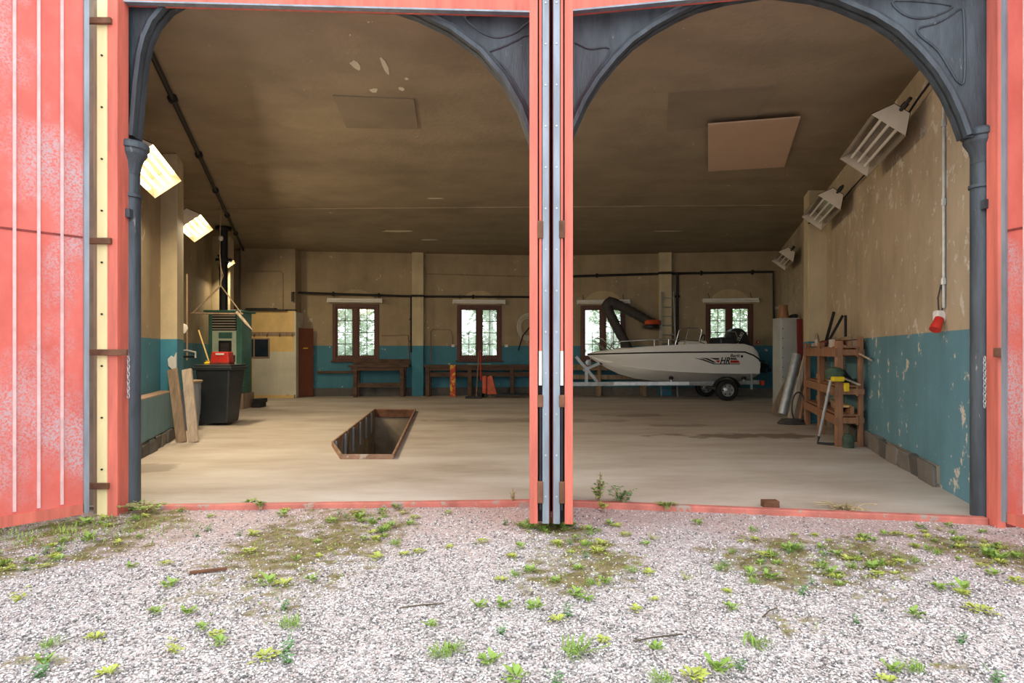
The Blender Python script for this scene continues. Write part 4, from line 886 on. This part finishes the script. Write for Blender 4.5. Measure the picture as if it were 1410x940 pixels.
for i in range(len(ST)-1):
    a, b = i*22, (i+1)*22
    for j in range(10):
        fs.append((a+j, a+j+1, b+j+1, b+j)); fs.append((a+11+j, b+11+j, b+11+j+1, a+11+j+1))
fs.append(tuple(range(0, 11))+tuple(range(20, 10, -1))); e = (len(ST)-1)*22
fs.append(tuple(e+k for k in range(11))+tuple(e+k for k in range(20, 10, -1)))
m = MB(); m.add(vs, fs); m.sm = True; hull = m.build('hull', 'white', boat, local=True)
def side_y(x, z):
    for i in range(len(ST)-1):
        if ST[i][0] >= x >= ST[i+1][0]:
            t_ = (ST[i][0]-x)/(ST[i][0]-ST[i+1][0]); p = [lerp(a, b, t_) for a, b in zip(ST[i], ST[i+1])]; h = half(p)
            for (y0, z0), (y1, z1) in zip(h[2:7], h[3:8]):
                if z0 <= z <= z1: return -lerp(y0, y1, (z-z0)/(z1-z0+1e-6))
            return -p[1]
    return -.8
for s_ in (-1, 1):
    MB().tube([(s[0], s_*(s[1]+.008), s[3]) for s in ST], .020, 6).build('rub_rail', 'rubber', boat, local=True)
    MB().tube([(s[0], s_*(s[4]+.015), s[5]+.01) for s in ST[:10]], .010, 6).build('chine_strake', 'white', hull, local=True)
def decal(name, pts, mat):
    m = MB(); P_ = []
    for k in range(len(pts)):
        a, b = pts[k], pts[(k+1) % len(pts)]
        for t_ in (0, .34, .67): P_.append((lerp(a[0], b[0], t_), lerp(a[1], b[1], t_)))
    tri = tessellate_polygon([[Vector((x, z, 0)) for x, z in P_]])
    m.add([(x, side_y(x, z)-.012, z) for x, z in P_], [tuple(t) for t in tri]); return m.build(name, mat, hull, local=True)
def lx_(p): return (p-1001)/51.6
def lz_(y): return EYE+(HZ-y)/51.6
def dp(name, pts, mat): return decal(name, [(lx_(x), lz_(y)) for x, y in pts], mat)
dp('stripe_decal', [(954, 492.3), (968, 494.5), (984, 500.5), (1020, 500.5), (1020, 501.6), (983, 501.6), (967, 496)], 'black')
dp('stripe_decal', [(963, 492.3), (974, 493.2), (986, 499), (982, 499.2), (972, 494.8)], 'black')
dp('stripe_decal', [(976, 492.6), (990, 493), (990, 495), (984, 495)], 'black')
dp('stripe_decal', [(985, 496), (991, 496), (990, 499), (988, 499)], 'rred')
dp('stripe_decal', [(1006, 493), (1014, 493), (1016, 495), (1006, 495)], 'black')
dp('stripe_decal', [(1006, 496), (1017, 496), (1020, 499.5), (1006, 499.5)], 'rred')
def lettering(txt, size, fit, parent, mat, name, shear=0):
    c = bpy.data.curves.new('t', 'FONT'); c.body = txt; c.size = size; c.shear = shear; c.extrude = 0; c.offset = size*.022; c.resolution_u = 3
    o = bpy.data.objects.new('t', c); COL.objects.link(o)
    dg = bpy.context.evaluated_depsgraph_get(); me = bpy.data.meshes.new_from_object(o.evaluated_get(dg))
    bpy.data.objects.remove(o); me.transform(Matrix.Identity(4))
    for v in me.vertices: v.co = fit(v.co.x, v.co.y)
    me.materials.clear(); me.materials.append(mt[mat]); r = bpy.data.objects.new(name, me); COL.objects.link(r); r.parent = parent; return r
lettering('HR', .24, lambda u, v: Vector((lx_(991)+u*.85, side_y(lx_(991)+u*.85, lz_(500.5)+v)-.013, lz_(500.5)+v)), hull, 'black', 'lettering', .3)
lettering('Berit', .13, lambda u, v: Vector((lx_(1005.5)+u, side_y(lx_(1005.5)+u, lz_(491.8)+v)-.013, lz_(491.8)+v)), hull, 'dgrey', 'lettering', .2)
c_ = [(lx_(1022.5)+.035*math.cos(q), lz_(490.5)+.035*math.sin(q)) for q in [k*math.pi/6 for k in range(12)]]
decal('round_emblem', c_, 'black')
# fittings
for s_ in (-1, 1):
    MB().tube([(-2.9, s_*.45, 1.40), (-2.8, s_*.5, 1.60), (-1.6, s_*.72, 1.66), (-.75, s_*.74, 1.60), (-.55, s_*.75, 1.52)], .013, 8).build('side_rail', 'chrome', boat, local=True)
    MB().cyl((-1.55, s_*.72, 1.49), (-1.55, s_*.72, 1.66), .011, 8).build('stanchion', 'chrome', boat, local=True)
    MB().tube([(-3.05, s_*.25, 1.33), (-3.45, s_*.12, 1.62), (-3.38, s_*.12, 1.70), (-3.25, s_*.14, 1.68), (-2.9, s_*.32, 1.36)], .014, 8).build('bow_rail', 'chrome', boat, local=True)
    MB().tube([(.2, s_*.70, 1.52), (.3, s_*.70, 1.59), (.65, s_*.70, 1.59), (.72, s_*.70, 1.50)], .012, 8).build('stern_rail', 'black', boat, local=True)
MB().box(-.95, -.35, -.35, .45, 1.1, 1.62).build('console', 'white', boat, local=True, bevel=.06)
MB().tube([(-1.02, -.38, 1.5), (-.90, -.36, 1.93), (-.86, -.32, 1.97), (-.86, .4, 1.97), (-.90, .44, 1.93), (-1.02, .46, 1.5)], .016, 8).build('windscreen_frame', 'chrome', boat, local=True)
MB().tube([(-.62, -.38, 1.5), (-.52, -.36, 1.90), (-.56, -.34, 1.96), (-.86, -.32, 1.97)], .014, 8).build('windscreen_frame', 'chrome', boat, local=True)
MB().tube([(-.42+.14*math.cos(q)*.35, -.1+.17*math.sin(q), 1.64+.15*math.cos(q)) for q in [k*math.pi/8 for k in range(16)]], .018, 8, closed=True).build('steering_wheel', 'black', boat, local=True)
st_ = MB().box(-.05, .45, -.45, .45, 1.2, 1.72).build('seat', 'plastic', boat, local=True, bevel=.06)
MB().tube([(.08, -.46, 1.70), (.12, -.46, 1.86), (.38, -.46, 1.86), (.44, -.46, 1.70)], .016, 8).build('seat_grab_rail', 'chrome', st_, local=True)
MB().box(-2.9, -1.9, -.35, .35, 1.25, 1.43).build('bow_deck', 'white', boat, local=True, bevel=.05)
# outboard motor
om = MB(); 
prof = [(.26, 1.62), (.30, 1.78), (.36, 1.90), (.50, 1.98), (.68, 1.97), (.82, 1.86), (.88, 1.70), (.96, 1.46), (.86, 1.36), (.66, 1.40), (.45, 1.52)]
om.prism([(x, -.19, z) for x, z in prof], (0, .38, 0)); motor = om.build('outboard_motor', 'plastic', boat, local=True, bevel=.06)
MB().prism([(.80, -.11, 1.45), (1.0, -.11, 1.42), (1.16, -.11, .95), (1.02, -.11, .90)], (0, .22, 0)).build('motor_leg', 'black', motor, local=True, bevel=.03)
MB().tube([(1.08, 0, .98), (1.40, 0, .92), (1.52, 0, .90)], [.08, .09, .04], 14).build('gearcase', 'black', motor, local=True)
MB().prism([(1.15, -.012, .93), (1.42, -.012, .90), (1.46, -.012, .70), (1.30, -.012, .74)], (0, .024, 0)).build('skeg', 'black', motor, local=True)
MB().prism([(1.02, -.14, 1.12), (1.38, -.14, 1.06), (1.38, -.14, 1.04), (1.02, -.14, 1.10)], (0, .28, 0)).build('cavitation_plate', 'black', motor, local=True)
for k in range(3):
    q = k*2*math.pi/3; c, s_ = math.cos(q), math.sin(q)
    MB().prism([(1.50, .03*c, .90+.03*s_), (1.47, .14*c-.05*s_, .90+.14*s_+.05*c), (1.52, .17*c, .90+.17*s_), (1.55, .12*c+.05*s_, .90+.12*s_-.05*c)], (.01, 0, 0)).build('propeller_blade', 'black', motor, local=True)
for k in range(3): MB().tube([(.92, -.25+.1*k, 1.25), (1.0, -.25+.1*k, 1.05), (1.06, -.22+.1*k, .78), (1.10, -.22+.1*k, .80)], .014, 6).build('boarding_ladder_tube', 'chrome', boat, local=True)
lettering('SUZUKI', .125, lambda u, v: Vector((.52+u*.50-v*.86, -.197, 1.47+u*.86+v*.50)), motor, 'wpaint', 'lettering')

tr = thing('boat_trailer', BO, 'galvanised boat trailer with black mudguards under the white motorboat', 'trailer', rz=.05)
MB().beam((-4.9, 0, .42), (.1, 0, .42), .09, .11).build('drawbar', 'galv', tr, local=True, bevel=.005)
for s_ in (-1, 1):
    MB().beam((-2.9, s_*.06, .43), (-.9, s_*.56, .46), .06, .10).build('side_rail', 'galv', tr, local=True, bevel=.005)
    MB().beam((-.95, s_*.56, .46), (1.0, s_*.56, .48), .06, .10).build('side_rail', 'galv', tr, local=True, bevel=.005)
    w_ = MB().lathe((0, s_*.82, .29), [(.17, -.085), (.25, -.09), (.285, -.07), (.29, -.04), (.29, .04), (.285, .07), (.25, .09), (.17, .085)], 32, 'y', False).build('tyre', 'rubber', tr, local=True)
    MB().lathe((0, s_*.82, .29), [(.035, -.085), (.05, -.075), (.10, -.07), (.125, -.045), (.155, -.045), (.175, -.082), (.19, -.085), (.19, .085), (.1, .07), (.03, .06)], 28, 'y').build('rim', 'galv', w_, local=True)
    for k in range(6):
        q = k*math.pi/3; MB().cyl((.12*math.cos(q), s_*.82-.075, .29+.12*math.sin(q)), (.12*math.cos(q), s_*.82-.045, .29+.12*math.sin(q)), .018, 8).build('rim_hole', 'black', w_, local=True)
    arc = [(.36*math.cos(q), .29+.36*math.sin(q)) for q in [math.radians(a) for a in range(12, 175, 12)]]
    inn = [(.335*math.cos(q), .29+.335*math.sin(q)) for q in [math.radians(a) for a in range(12, 175, 12)]]
    MB().prism([(x, s_*.82-.11, z) for x, z in arc+inn[::-1]], (0, .22, 0)).build('mudguard', 'rubber', tr, local=True)
    for x in (-1.4, .62):
        MB().cyl((x, s_*.45, .50), (x, s_*.45, .62), .03, 8).build('roller_stem', 'galv', tr, local=True)
        MB().lathe((x, s_*.45, .60), [(.03, -.06), (.05, -.05), (.05, .05), (.03, .06)], 12, 'y').build('roller', 'rubber', tr, local=True)
    MB().beam((.72, s_*.72, .30), (.72, s_*.72, .72), .05, .05).build('rear_post', 'galv', tr, local=True)
    MB().box(.95, 1.02, s_*.75-.12, s_*.75+.12, .42, .54).build('tail_light', 'orange', tr, local=True, bevel=.01)
MB().cyl((0, -.8, .29), (0, .8, .29), .04, 10).build('axle', 'galv', tr, local=True)
MB().beam((.85, -.85, .5), (.85, .85, .5), .06, .10).build('light_bar', 'galv', tr, local=True)
for x in (-.9, -.1): MB().beam((x, -.56, .44), (x, .56, .44), .06, .06).build('cross_beam', 'galv', tr, local=True)
wp = MB().beam((-3.95, 0, 1.18), (-3.35, 0, .48), .08, .06, (0, 1, 0)).build('winch_post', 'galv', tr, local=True)
MB().beam((-3.66, 0, .45), (-3.66, 0, .90), .08, .08).build('winch_upright', 'galv', tr, local=True)
MB().beam((-3.75, 0, .80), (-3.28, 0, 1.0), .07, .05, (0, 1, 0)).build('winch_arm', 'galv', tr, local=True)
MB().lathe((-3.24, 0, 1.02), [(.02, -.08), (.06, -.07), (.045, 0), (.06, .07), (.02, .08)], 14, 'y').build('bow_roller', 'rubber', tr, local=True)
MB().lathe((-3.62, -.08, 1.02), [(.02, -.06), (.08, -.05), (.08, .05), (.02, .06)], 16, 'y').build('winch_drum', 'galv', tr, local=True)
MB().tube([(-3.62, -.14, 1.02), (-3.55, -.15, 1.14), (-3.55, -.22, 1.15)], .01, 6).build('winch_handle', 'galv', tr, local=True)
MB().box(-2.6, -2.45, -.055, -.045, .39, .46).build('yellow_sticker', 'yel', tr, local=True)
MB().lathe((-4.6, -.12, .0), [(.05, .03), (.09, .03)], 16, 'y').build('jockey_hub', 'galv', tr, local=True)
MB().lathe((-4.6, -.12, .10), [(.03, -.03), (.1, -.03), (.1, .03), (.03, .03)], 18, 'y').build('jockey_wheel', 'rubber', tr, local=True)
MB().cyl((-4.6, -.12, .1), (-4.6, -.12, .75), .025, 8).build('jockey_stem', 'galv', tr, local=True)

# ================================================================ GROUND OUTSIDE
def blob(x, y, cx, cy, rx, ry):
    q = ((x-cx)/rx)**2+((y-cy)/ry)**2; return max(0, 1-q)
def pf(x, y): return flo(x, y)
MOSS = []
for cx, cy, rx, ry in ((430, 745, 150, 60), (520, 715, 60, 30), (110, 730, 150, 45), (20, 770, 70, 30), (790, 765, 110, 45), (760, 722, 60, 14), (1090, 770, 150, 40), (1180, 760, 110, 30), (1390, 760, 60, 30), (1330, 745, 70, 18), (1095, 850, 60, 22), (1310, 910, 40, 12), (200, 700, 60, 16), (60, 900, 60, 14)):
    X, Y = pf(cx, cy); X2, _ = pf(cx+rx, cy); _, Y2 = pf(cx, cy-ry if cy-ry > 600 else 600); MOSS.append((X, Y, abs(X2-X), abs(Y2-Y)))
def cover(x, y):
    m_ = sum(blob(x, y, *b) for b in MOSS); n_ = noise.fractal(Vector((x*3.0, y*2.0, .3)), 1, 2, 5)*.5+noise.noise(Vector((x*9, y*9, 2)))*.25
    h_ = noise.fractal(Vector((x*11, y*11, 7)), .8, 2, 4)
    moss = max(0, min(1, (min(m_, .8)*.85+n_*1.0+h_*.6-.24)*1.7)) if m_ > 0 else max(0, min(.5, (n_+h_*.4-.6)*1.5))
    edge = fl_y(x) if x < .34 else fr_y(x)
    dirt = max(0, min(1, 1-(edge-y-.25)/1.4+n_*.8))
    return moss, dirt
nx, ny = 420, 170
gx = [-6.5+13*i/nx for i in range(nx+1)]; gy = [1.6+4.35*j/ny for j in range(ny+1)]
vs = []; cols = []
for y in gy:
    for x in gx:
        mo, di = cover(x, y); z = -.03+noise.noise(Vector((x*1.2, y*1.2, 0)))*.012+mo*.003+(noise.noise(Vector((x*7, y*7, 4)))*.006)
        edge = fl_y(x) if x < .34 else fr_y(x)
        if y > edge-.05: z = min(z, -.03)
        vs.append((x, y, z)); cols.append((mo, di, 0, 1))
fs = [(j*(nx+1)+i, j*(nx+1)+i+1, (j+1)*(nx+1)+i+1, (j+1)*(nx+1)+i) for j in range(ny) for i in range(nx)]
fs = [f for f in fs if vs[f[0]][1] < (fl_y(vs[f[0]][0]) if vs[f[0]][0] < .34 else fr_y(vs[f[0]][0]))+.05]
me = bpy.data.meshes.new('ground'); me.from_pydata(vs, [], fs); at_ = me.color_attributes.new('cover', 'FLOAT_COLOR', 'POINT')
at_.data.foreach_set('color', [c for q in cols for c in q]); me.polygons.foreach_set('use_smooth', [True]*len(me.polygons))
gr_ = bpy.data.objects.new('ground', me); COL.objects.link(gr_); me.materials.append(mt['ground']); struct(gr_)
far = struct(MB().box(-40, 40, -30, 1.62, -.3, -.035).build('ground_yard', 'ground'))
struct(MB().box(-40, -6.45, 1.6, 5.3, -.3, -.035).build('ground_yard_left', 'ground')); struct(MB().box(6.45, 40, 1.6, 4.5, -.3, -.035).build('ground_yard_right', 'ground'))
import numpy as np
rng = np.random.default_rng(3)
def pebbles():
    n = 85000
    Y = 2.2+3.4*rng.random(n)**1.25; X = (rng.random(n)*2-1)*Y*.83
    keep = []
    for x, y in zip(X, Y):
        mo, di = cover(x, y); edge = fl_y(x) if x < .34 else fr_y(x)
        keep.append(y < edge-.1 and random.random() > mo*.85 and random.random() > di*.75)
    keep = np.array(keep); X, Y = X[keep], Y[keep]; n = len(X)
    r = rng.uniform(.004, .0085, n); base = np.array([[1, 0, 0], [-1, 0, 0], [0, 1, 0], [0, -1, 0], [0, 0, 1], [0, 0, -1]], float)
    sx = rng.uniform(.7, 1.4, (n, 1, 3)); sx[:, :, 2] *= .7
    P_ = base[None]*sx*r[:, None, None]; a = rng.uniform(0, 6.28, n); c, s_ = np.cos(a)[:, None], np.sin(a)[:, None]
    tl = rng.uniform(-.6, .6, (n, 1)); P_[:, :, 2] += P_[:, :, 0]*tl
    x = P_[:, :, 0]*c-P_[:, :, 1]*s_+X[:, None]; y = P_[:, :, 0]*s_+P_[:, :, 1]*c+Y[:, None]
    gz = np.array([-.03+noise.noise(Vector((a_*1.2, b_*1.2, 0)))*.012 for a_, b_ in zip(X, Y)])
    z = P_[:, :, 2]+gz[:, None]+.004
    V = np.stack([x, y, z], -1).reshape(-1, 3)
    T = np.array([[0, 2, 4], [2, 1, 4], [1, 3, 4], [3, 0, 4], [2, 0, 5], [1, 2, 5], [3, 1, 5], [0, 3, 5]])
    Fc = (T[None]+6*np.arange(n)[:, None, None]).reshape(-1, 3)
    me = bpy.data.meshes.new('gravel'); me.vertices.add(len(V)); me.vertices.foreach_set('co', V.ravel())
    me.loops.add(Fc.size); me.loops.foreach_set('vertex_index', Fc.ravel().astype(np.int32)); me.polygons.add(len(Fc)); me.polygons.foreach_set('loop_start', np.arange(0, Fc.size, 3, dtype=np.int32))
    me.update(calc_edges=True); me.validate()
    o = bpy.data.objects.new('gravel', me); COL.objects.link(o); me.materials.append(mt['pebble'])
    tag(o, 'loose grey and pinkish gravel strewn before the gateways', 'gravel', None, 'stuff')
pebbles()
# weeds
def leaf_geo(m, base, dirv, L_, w_, droop=.4):
    d = Vector(dirv).normalized(); side = d.cross(Vector((0, 0, 1)))
    if side.length < .1: side = Vector((1, 0, 0))
    side.normalize(); p0 = Vector(base); p1 = p0+d*L_*.55+Vector((0, 0, .0)); p2 = p0+d*L_+Vector((0, 0, -droop*L_*.5))
    m.add([p0, p1-side*w_/2, p1+side*w_/2, p2], [(0, 1, 2), (1, 3, 2)])
def weed_mesh(kind, seed):
    random.seed(seed); m = MB()
    if kind == 'rosette':
        for k in range(26):
            a = random.uniform(0, 6.28); e = random.uniform(.15, 1.0); rr = random.uniform(.0, .03)
            leaf_geo(m, (rr*math.cos(a), rr*math.sin(a), random.uniform(0, .02)), (math.cos(a)*math.cos(e), math.sin(a)*math.cos(e), math.sin(e)), random.uniform(.025, .055), random.uniform(.012, .024))
    elif kind == 'sprig':
        for s_ in range(6):
            a = random.uniform(0, 6.28); L_ = random.uniform(.03, .075); e = random.uniform(.3, 1.2); d = Vector((math.cos(a)*math.cos(e), math.sin(a)*math.cos(e), math.sin(e)))
            for k in range(7):
                b = random.uniform(0, 6.28); leaf_geo(m, d*L_*k/6, (math.cos(b), math.sin(b), random.uniform(.0, .8)), random.uniform(.012, .026), random.uniform(.008, .014))
    else:
        for k in range(60):
            a = random.uniform(0, 6.28); e = random.uniform(.5, 1.4); rr = random.uniform(0, .045)
            leaf_geo(m, (rr*math.cos(a*1.7), rr*math.sin(a*1.7), 0), (math.cos(a)*math.cos(e), math.sin(a)*math.cos(e), math.sin(e)), random.uniform(.04, .085), .005, .5)
    return m
PROTO = []
for kind, mat, lab, cat in (('rosette', 'leaf', 'small bright green leafy weed growing in the gravel', 'weed'), ('rosette', 'leafy', 'small yellowish green leafy weed growing in the gravel', 'weed'), ('sprig', 'leafd', 'small bluish green feathery weed growing in the gravel', 'weed'), ('sprig', 'leafy', 'small pale yellowish feathery weed growing in the gravel', 'weed'), ('tuft', 'grass', 'small tuft of short grass growing in the gravel', 'grass tuft')):
    me = weed_mesh(kind, len(PROTO)*11+5); o = me.build({'weed': 'weed', 'grass tuft': 'grass_tuft'}[cat], mat, smooth=False); PROTO.append((o.data, lab, cat, o)); 
def gz(x, y): return -.03+noise.noise(Vector((x*1.2, y*1.2, 0)))*.012
first = set()
def weed(k, xp, yp, s_):
    x, y = flo(xp, yp); me, lab, cat, o0 = PROTO[k]
    if k in first: o = o0.copy(); COL.objects.link(o)
    else: o = o0; first.add(k)
    o.location = (x, y, gz(x, y)+.003); o.rotation_euler = (0, 0, random.uniform(0, 6.28)); sx = s_*random.uniform(.85, 1.15); o.scale = (sx, sx, sx*random.uniform(.8, 1.1))
    i = max(range(len(MOSS)), key=lambda q: blob(x, y, *MOSS[q])); inside = blob(x, y, *MOSS[i]) > .05
    gate = 'ribbed red leaf' if x < -2.6 else 'pit gateway' if x < -.35 else 'folded gate' if x < 1.0 else 'boat gateway' if x < 3.3 else 'right red jamb'
    size = 'tiny' if s_ < .85 else 'small' if s_ < 1.15 else 'larger'
    lab = lab.replace('small', size, 1).replace('in the gravel', ('in the mossy patch' if inside else 'in bare gravel')+(' near the ' if y > 4.3 else ' well before the ')+gate)
    tag(o, lab.replace(' growing', ''), cat, lab.split(' growing')[0].replace('tuft of short grass', 'short grass tuft')+'s')
random.seed(21)
for k, xp, yp, s_ in ((0, 235, 802, 1.0), (0, 215, 837, .9), (2, 390, 832, 1.1), (4, 402, 856, 1.3), (2, 395, 890, 1.4), (2, 398, 905, 1.3), (1, 365, 900, 1.1), (2, 55, 920, 1.5), (1, 150, 920, 1.0), (1, 130, 872, 1.0), (3, 25, 820, 1.2), (0, 345, 690, 1.3), (0, 390, 706, 1.2), (0, 118, 718, 1.3), (0, 120, 740, 1.3), (1, 350, 730, 1.1), (1, 340, 755, 1.1), (0, 370, 800, 1.1), (1, 390, 800, 1.2), (0, 545, 695, .8), (0, 565, 718, .9), (1, 575, 755, 1.0), (0, 495, 710, 1.2), (1, 520, 763, 1.1), (0, 618, 703, .8), (1, 663, 742, 1.0), (1, 690, 792, 1.0), (0, 715, 720, .9), (0, 692, 830, 1.0), (0, 735, 833, 1.1), (2, 783, 842, 1.2), (2, 690, 865, 1.0), (0, 592, 856, .9), (0, 660, 830, .9), (4, 625, 888, 1.2), (4, 608, 895, 1.1), (0, 675, 906, 1.1), (4, 795, 895, 1.5), (0, 712, 927, 1.1), (0, 833, 797, 1.1), (2, 765, 936, 1.0), (1, 877, 833, .8), (0, 902, 888, .9), (4, 912, 930, .9), (1, 832, 875, .7), (0, 812, 728, 1.0), (0, 838, 718, 1.1), (1, 860, 732, .9), (0, 890, 745, .9), (0, 960, 717, 1.1), (2, 1103, 812, 1.4), (0, 1008, 830, .9), (1, 1000, 808, .8), (4, 1040, 880, 1.3), (0, 988, 917, 1.2), (2, 1018, 913, 1.1), (1, 953, 925, 1.2), (0, 1228, 915, 1.0), (1, 1222, 928, .9), (4, 1258, 914, .9), (0, 1258, 842, 1.0), (1, 1323, 810, 1.0), (1, 1350, 835, 1.2), (2, 1322, 877, 1.0), (0, 1325, 805, 1.1), (0, 1190, 738, 1.1), (1, 1258, 748, 1.1), (0, 1320, 740, .9), (0, 1265, 722, .9), (0, 1305, 720, .9), (0, 1150, 758, 1.1), (2, 1130, 770, 1.0), (1, 1050, 760, 1.1), (0, 1035, 785, 1.2), (0, 1060, 790, 1.1), (0, 1145, 785, 1.2), (1, 1400, 795, 1.1), (0, 1365, 760, 1.0), (2, 1370, 930, 1.1), (2, 1180, 850, .9), (0, 60, 905, .8), (4, 70, 882, 1.0), (0, 280, 858, .9), (1, 295, 868, .9), (0, 180, 776, .9), (1, 228, 770, .8), (0, 305, 880, .9), (3, 240, 890, 1.1)):
    weed(k, xp, yp, s_)
for _ in range(260):      # denser in the mossy patches
    b = random.choice(MOSS[:10]); x = random.gauss(b[0], b[2]*.5); y = random.gauss(b[1], b[3]*.5)
    if y > (fl_y(x) if x < .34 else fr_y(x))-.12 or y < 2.3: continue
    weed(random.choice((0, 0, 1, 1, 2, 3, 4)), 705+x/y*F, HZ+EYE/y*F, random.uniform(.6, 1.05))
# grass beside the red leaf on the left, one mass
random.seed(5); m = MB()
for _ in range(2600):
    x = random.uniform(-4.6, -2.3); y = random.uniform(4.15, 5.35); de = 1-abs((y-(4.75+.12*(x+3.4)))/.5)-max(0, (x+3.1)*.8)
    if random.random() > de: continue
    a = random.uniform(0, 6.28); e = random.uniform(.6, 1.45)
    leaf_geo(m, (x, y, -.03), (math.cos(a)*math.cos(e), math.sin(a)*math.cos(e), math.sin(e)), random.uniform(.03, .10), .006, .5)
tag(m.build('grass_patch', 'grass', smooth=False), 'sparse grass growing under the big red leaf on the left', 'grass', None, 'stuff')
random.seed(8); m = [MB(), MB()]
for _ in range(60000):
    x = random.uniform(-5, 4.6); y = random.uniform(2.6, 5.6); mo, di = cover(x, y)
    if y > (fl_y(x) if x < .34 else fr_y(x))-.1 or abs(x) > y*.85 or random.random() > mo*.9-.12: continue
    a_ = random.uniform(0, 6.28); e = random.uniform(.2, 1.3)
    leaf_geo(m[random.random() < .42], (x, y, gz(x, y)+.002), (math.cos(a_)*math.cos(e), math.sin(a_)*math.cos(e), math.sin(e)), random.uniform(.012, .032), random.uniform(.004, .011), .5)
mossr = tag(thing('moss_cover', (0, 4.5, -.03), 'patchy brown-green moss and sprouts on the gravel', 'moss'), kind='stuff')
for q_, mat_ in ((0, 'mosstuft'), (1, 'leaf')): tag(m[q_].build('moss_sprouts', mat_, mossr, smooth=False), kind='stuff')
# taller plants on the threshold
def bush(name, label, x, y, h, n, r_, mat, lw, seed, z0=0.0):
    random.seed(seed); t = thing(name, (x, y, z0), label, 'plant'); st = MB(); lf = MB()
    for k in range(n):
        a = random.uniform(0, 6.28); rr = random.uniform(.2, 1)*r_; top = Vector((x+rr*math.cos(a), y+rr*math.sin(a)*.7, z0+h*random.uniform(.4, 1)))
        st.tube([(x+rr*.2*math.cos(a), y, z0-.02), Vector((x, y, z0)).lerp(top, .55)+Vector((0, 0, .02)), top], .003, 4)
        for q in range(7):
            b = random.uniform(0, 6.28); p = Vector((x, y, z0)).lerp(top, random.uniform(.35, 1)); leaf_geo(lf, p, (math.cos(b), math.sin(b), random.uniform(-.1, .6)), lw*random.uniform(.7, 1.2), lw*.7)
    st.build('stems', 'dry', t); lf.build('foliage', mat, t, smooth=False)
X, Y = flo(823, 690); bush('leafy_plant', 'upright leafy green plant growing on the red threshold', X, Y-.03, .27, 8, .06, 'leaf', .05, 3)
X, Y = flo(855, 692); bush('leafy_plant', 'low bluish plant with dry stems beside the upright one', X, Y-.03, .14, 14, .16, 'leafd', .045, 4)
X, Y = flo(828, 697); bush('leafy_plant', 'low yellow-green plant at the foot of the upright one', X, Y-.05, .05, 8, .09, 'leafy', .035, 6)
X, Y = flo(918, 697); bush('leafy_plant', 'dense fresh green weed mat along the red threshold', X, Y-.03, .05, 26, .11, 'leaf', .03, 8)
X, Y = flo(1378, 716); bush('leafy_plant', 'dark green weed growing beside the right red jamb', X, Y-.04, .12, 12, .08, 'leaf', .04, 9)
X, Y = flo(205, 700); bush('leafy_plant', 'wide green weed clump in front of the left iron column', X, Y-.06, .07, 34, .24, 'leaf', .035, 10)
X, Y = flo(362, 696); bush('leafy_plant', 'small round weed on the threshold before the pit gateway', X, Y-.05, .08, 8, .07, 'leaf', .035, 12)
X, Y = flo(706, 690); bush('dry_weed', 'dry brown weed on the threshold left of the folded gate', X, Y-.03, .13, 8, .06, 'dry', .02, 13)
X, Y = flo(1160, 700); bush('dry_weed', 'dry straw-coloured grass lying along the red threshold', X, Y-.03, .05, 22, .28, 'dry', .03, 14)
X, Y = flo(1060, 697); o = MB().box(X-.065, X+.065, Y-.05, Y+.04, -.03, .055).build('brick', 'rust', bevel=.006); tag(o, 'single rusty brown brick lying against the red threshold', 'brick')
def stick(lab, pts): 
    o = MB().tube([(flo(x, y)[0], flo(x, y)[1], gz(*flo(x, y))+.012) for x, y in pts], [.004]*len(pts), 5).build('twig', 'bark'); tag(o, lab, 'twig')
stick('dry twig lying on the gravel before the boat gateway', [(872, 878), (900, 873), (940, 868)])
stick('thin dark twig lying on the gravel below the folded gate', [(550, 832), (580, 828), (612, 826)])
stick('curved dark twig lying near the mossy patch on the right', [(1050, 843), (1060, 834), (1070, 831)])
X, Y = flo(285, 783); o = MB().beam((X-.09, Y-.03, -.012), (X+.10, Y+.05, -.012), .03, .012).build('rusty_strip', 'rust'); tag(o, 'short rusty metal strip lying on the gravel left of the moss', 'metal strip')

# ================================================================ GARDEN BEHIND THE BACK WINDOWS
struct(MB().box(-40, 40, 20.9, 70, -.4, -.15).build('ground_garden', 'lawn'))
def tree(label, x, y, h, r_, n, seed, cat='tree', name='garden_tree', low=.25):
    random.seed(seed); t = thing(name, (x, y, -.15), label, cat, 'greenery behind the back windows')
    MB().tube([(x, y, -.15), (x+.1, y, h*.4), (x, y, h*.75)], [.16, .12, .05], 8).build('trunk', 'bark', t)
    lf = MB()
    cl = [(x+random.gauss(0, r_*.45), y+random.gauss(0, r_*.4), h*random.uniform(low, 1)) for _ in range(22)]
    for k in range(n):
        c = random.choice(cl); p = Vector((c[0]+random.gauss(0, r_*.2), c[1]+random.gauss(0, r_*.2), max(.0, c[2]+random.gauss(0, r_*.18)))); b = random.uniform(0, 6.28)
        leaf_geo(lf, p, (math.cos(b), math.sin(b), random.uniform(-.6, .4)), random.uniform(.18, .34), .18)
    lf.build('crown', 'tree', t, smooth=False)
tree('leafy tree seen through the first back window', -7.6, 31, 5.0, 1.9, 2600, 1)
tree('low shrub seen through the lower panes of the first back window', -6.2, 27, 1.6, 1.3, 1600, 2, 'shrub', 'garden_shrub', .1)
tree('leafy tree seen through the second back window', -1.1, 31, 6.0, 1.7, 2600, 3)
tree('low shrub seen through the second back window', -2.0, 27, 1.7, 1.4, 1600, 4, 'shrub', 'garden_shrub', .1)
tree('leafy tree seen through the third back window', 4.7, 31, 4.6, 1.4, 2200, 5)
tree('dense tree seen through the fourth back window', 9.4, 29, 6.0, 1.7, 3600, 6)
tree('second tree seen through the fourth back window', 13.2, 36, 6.0, 1.8, 2600, 7)
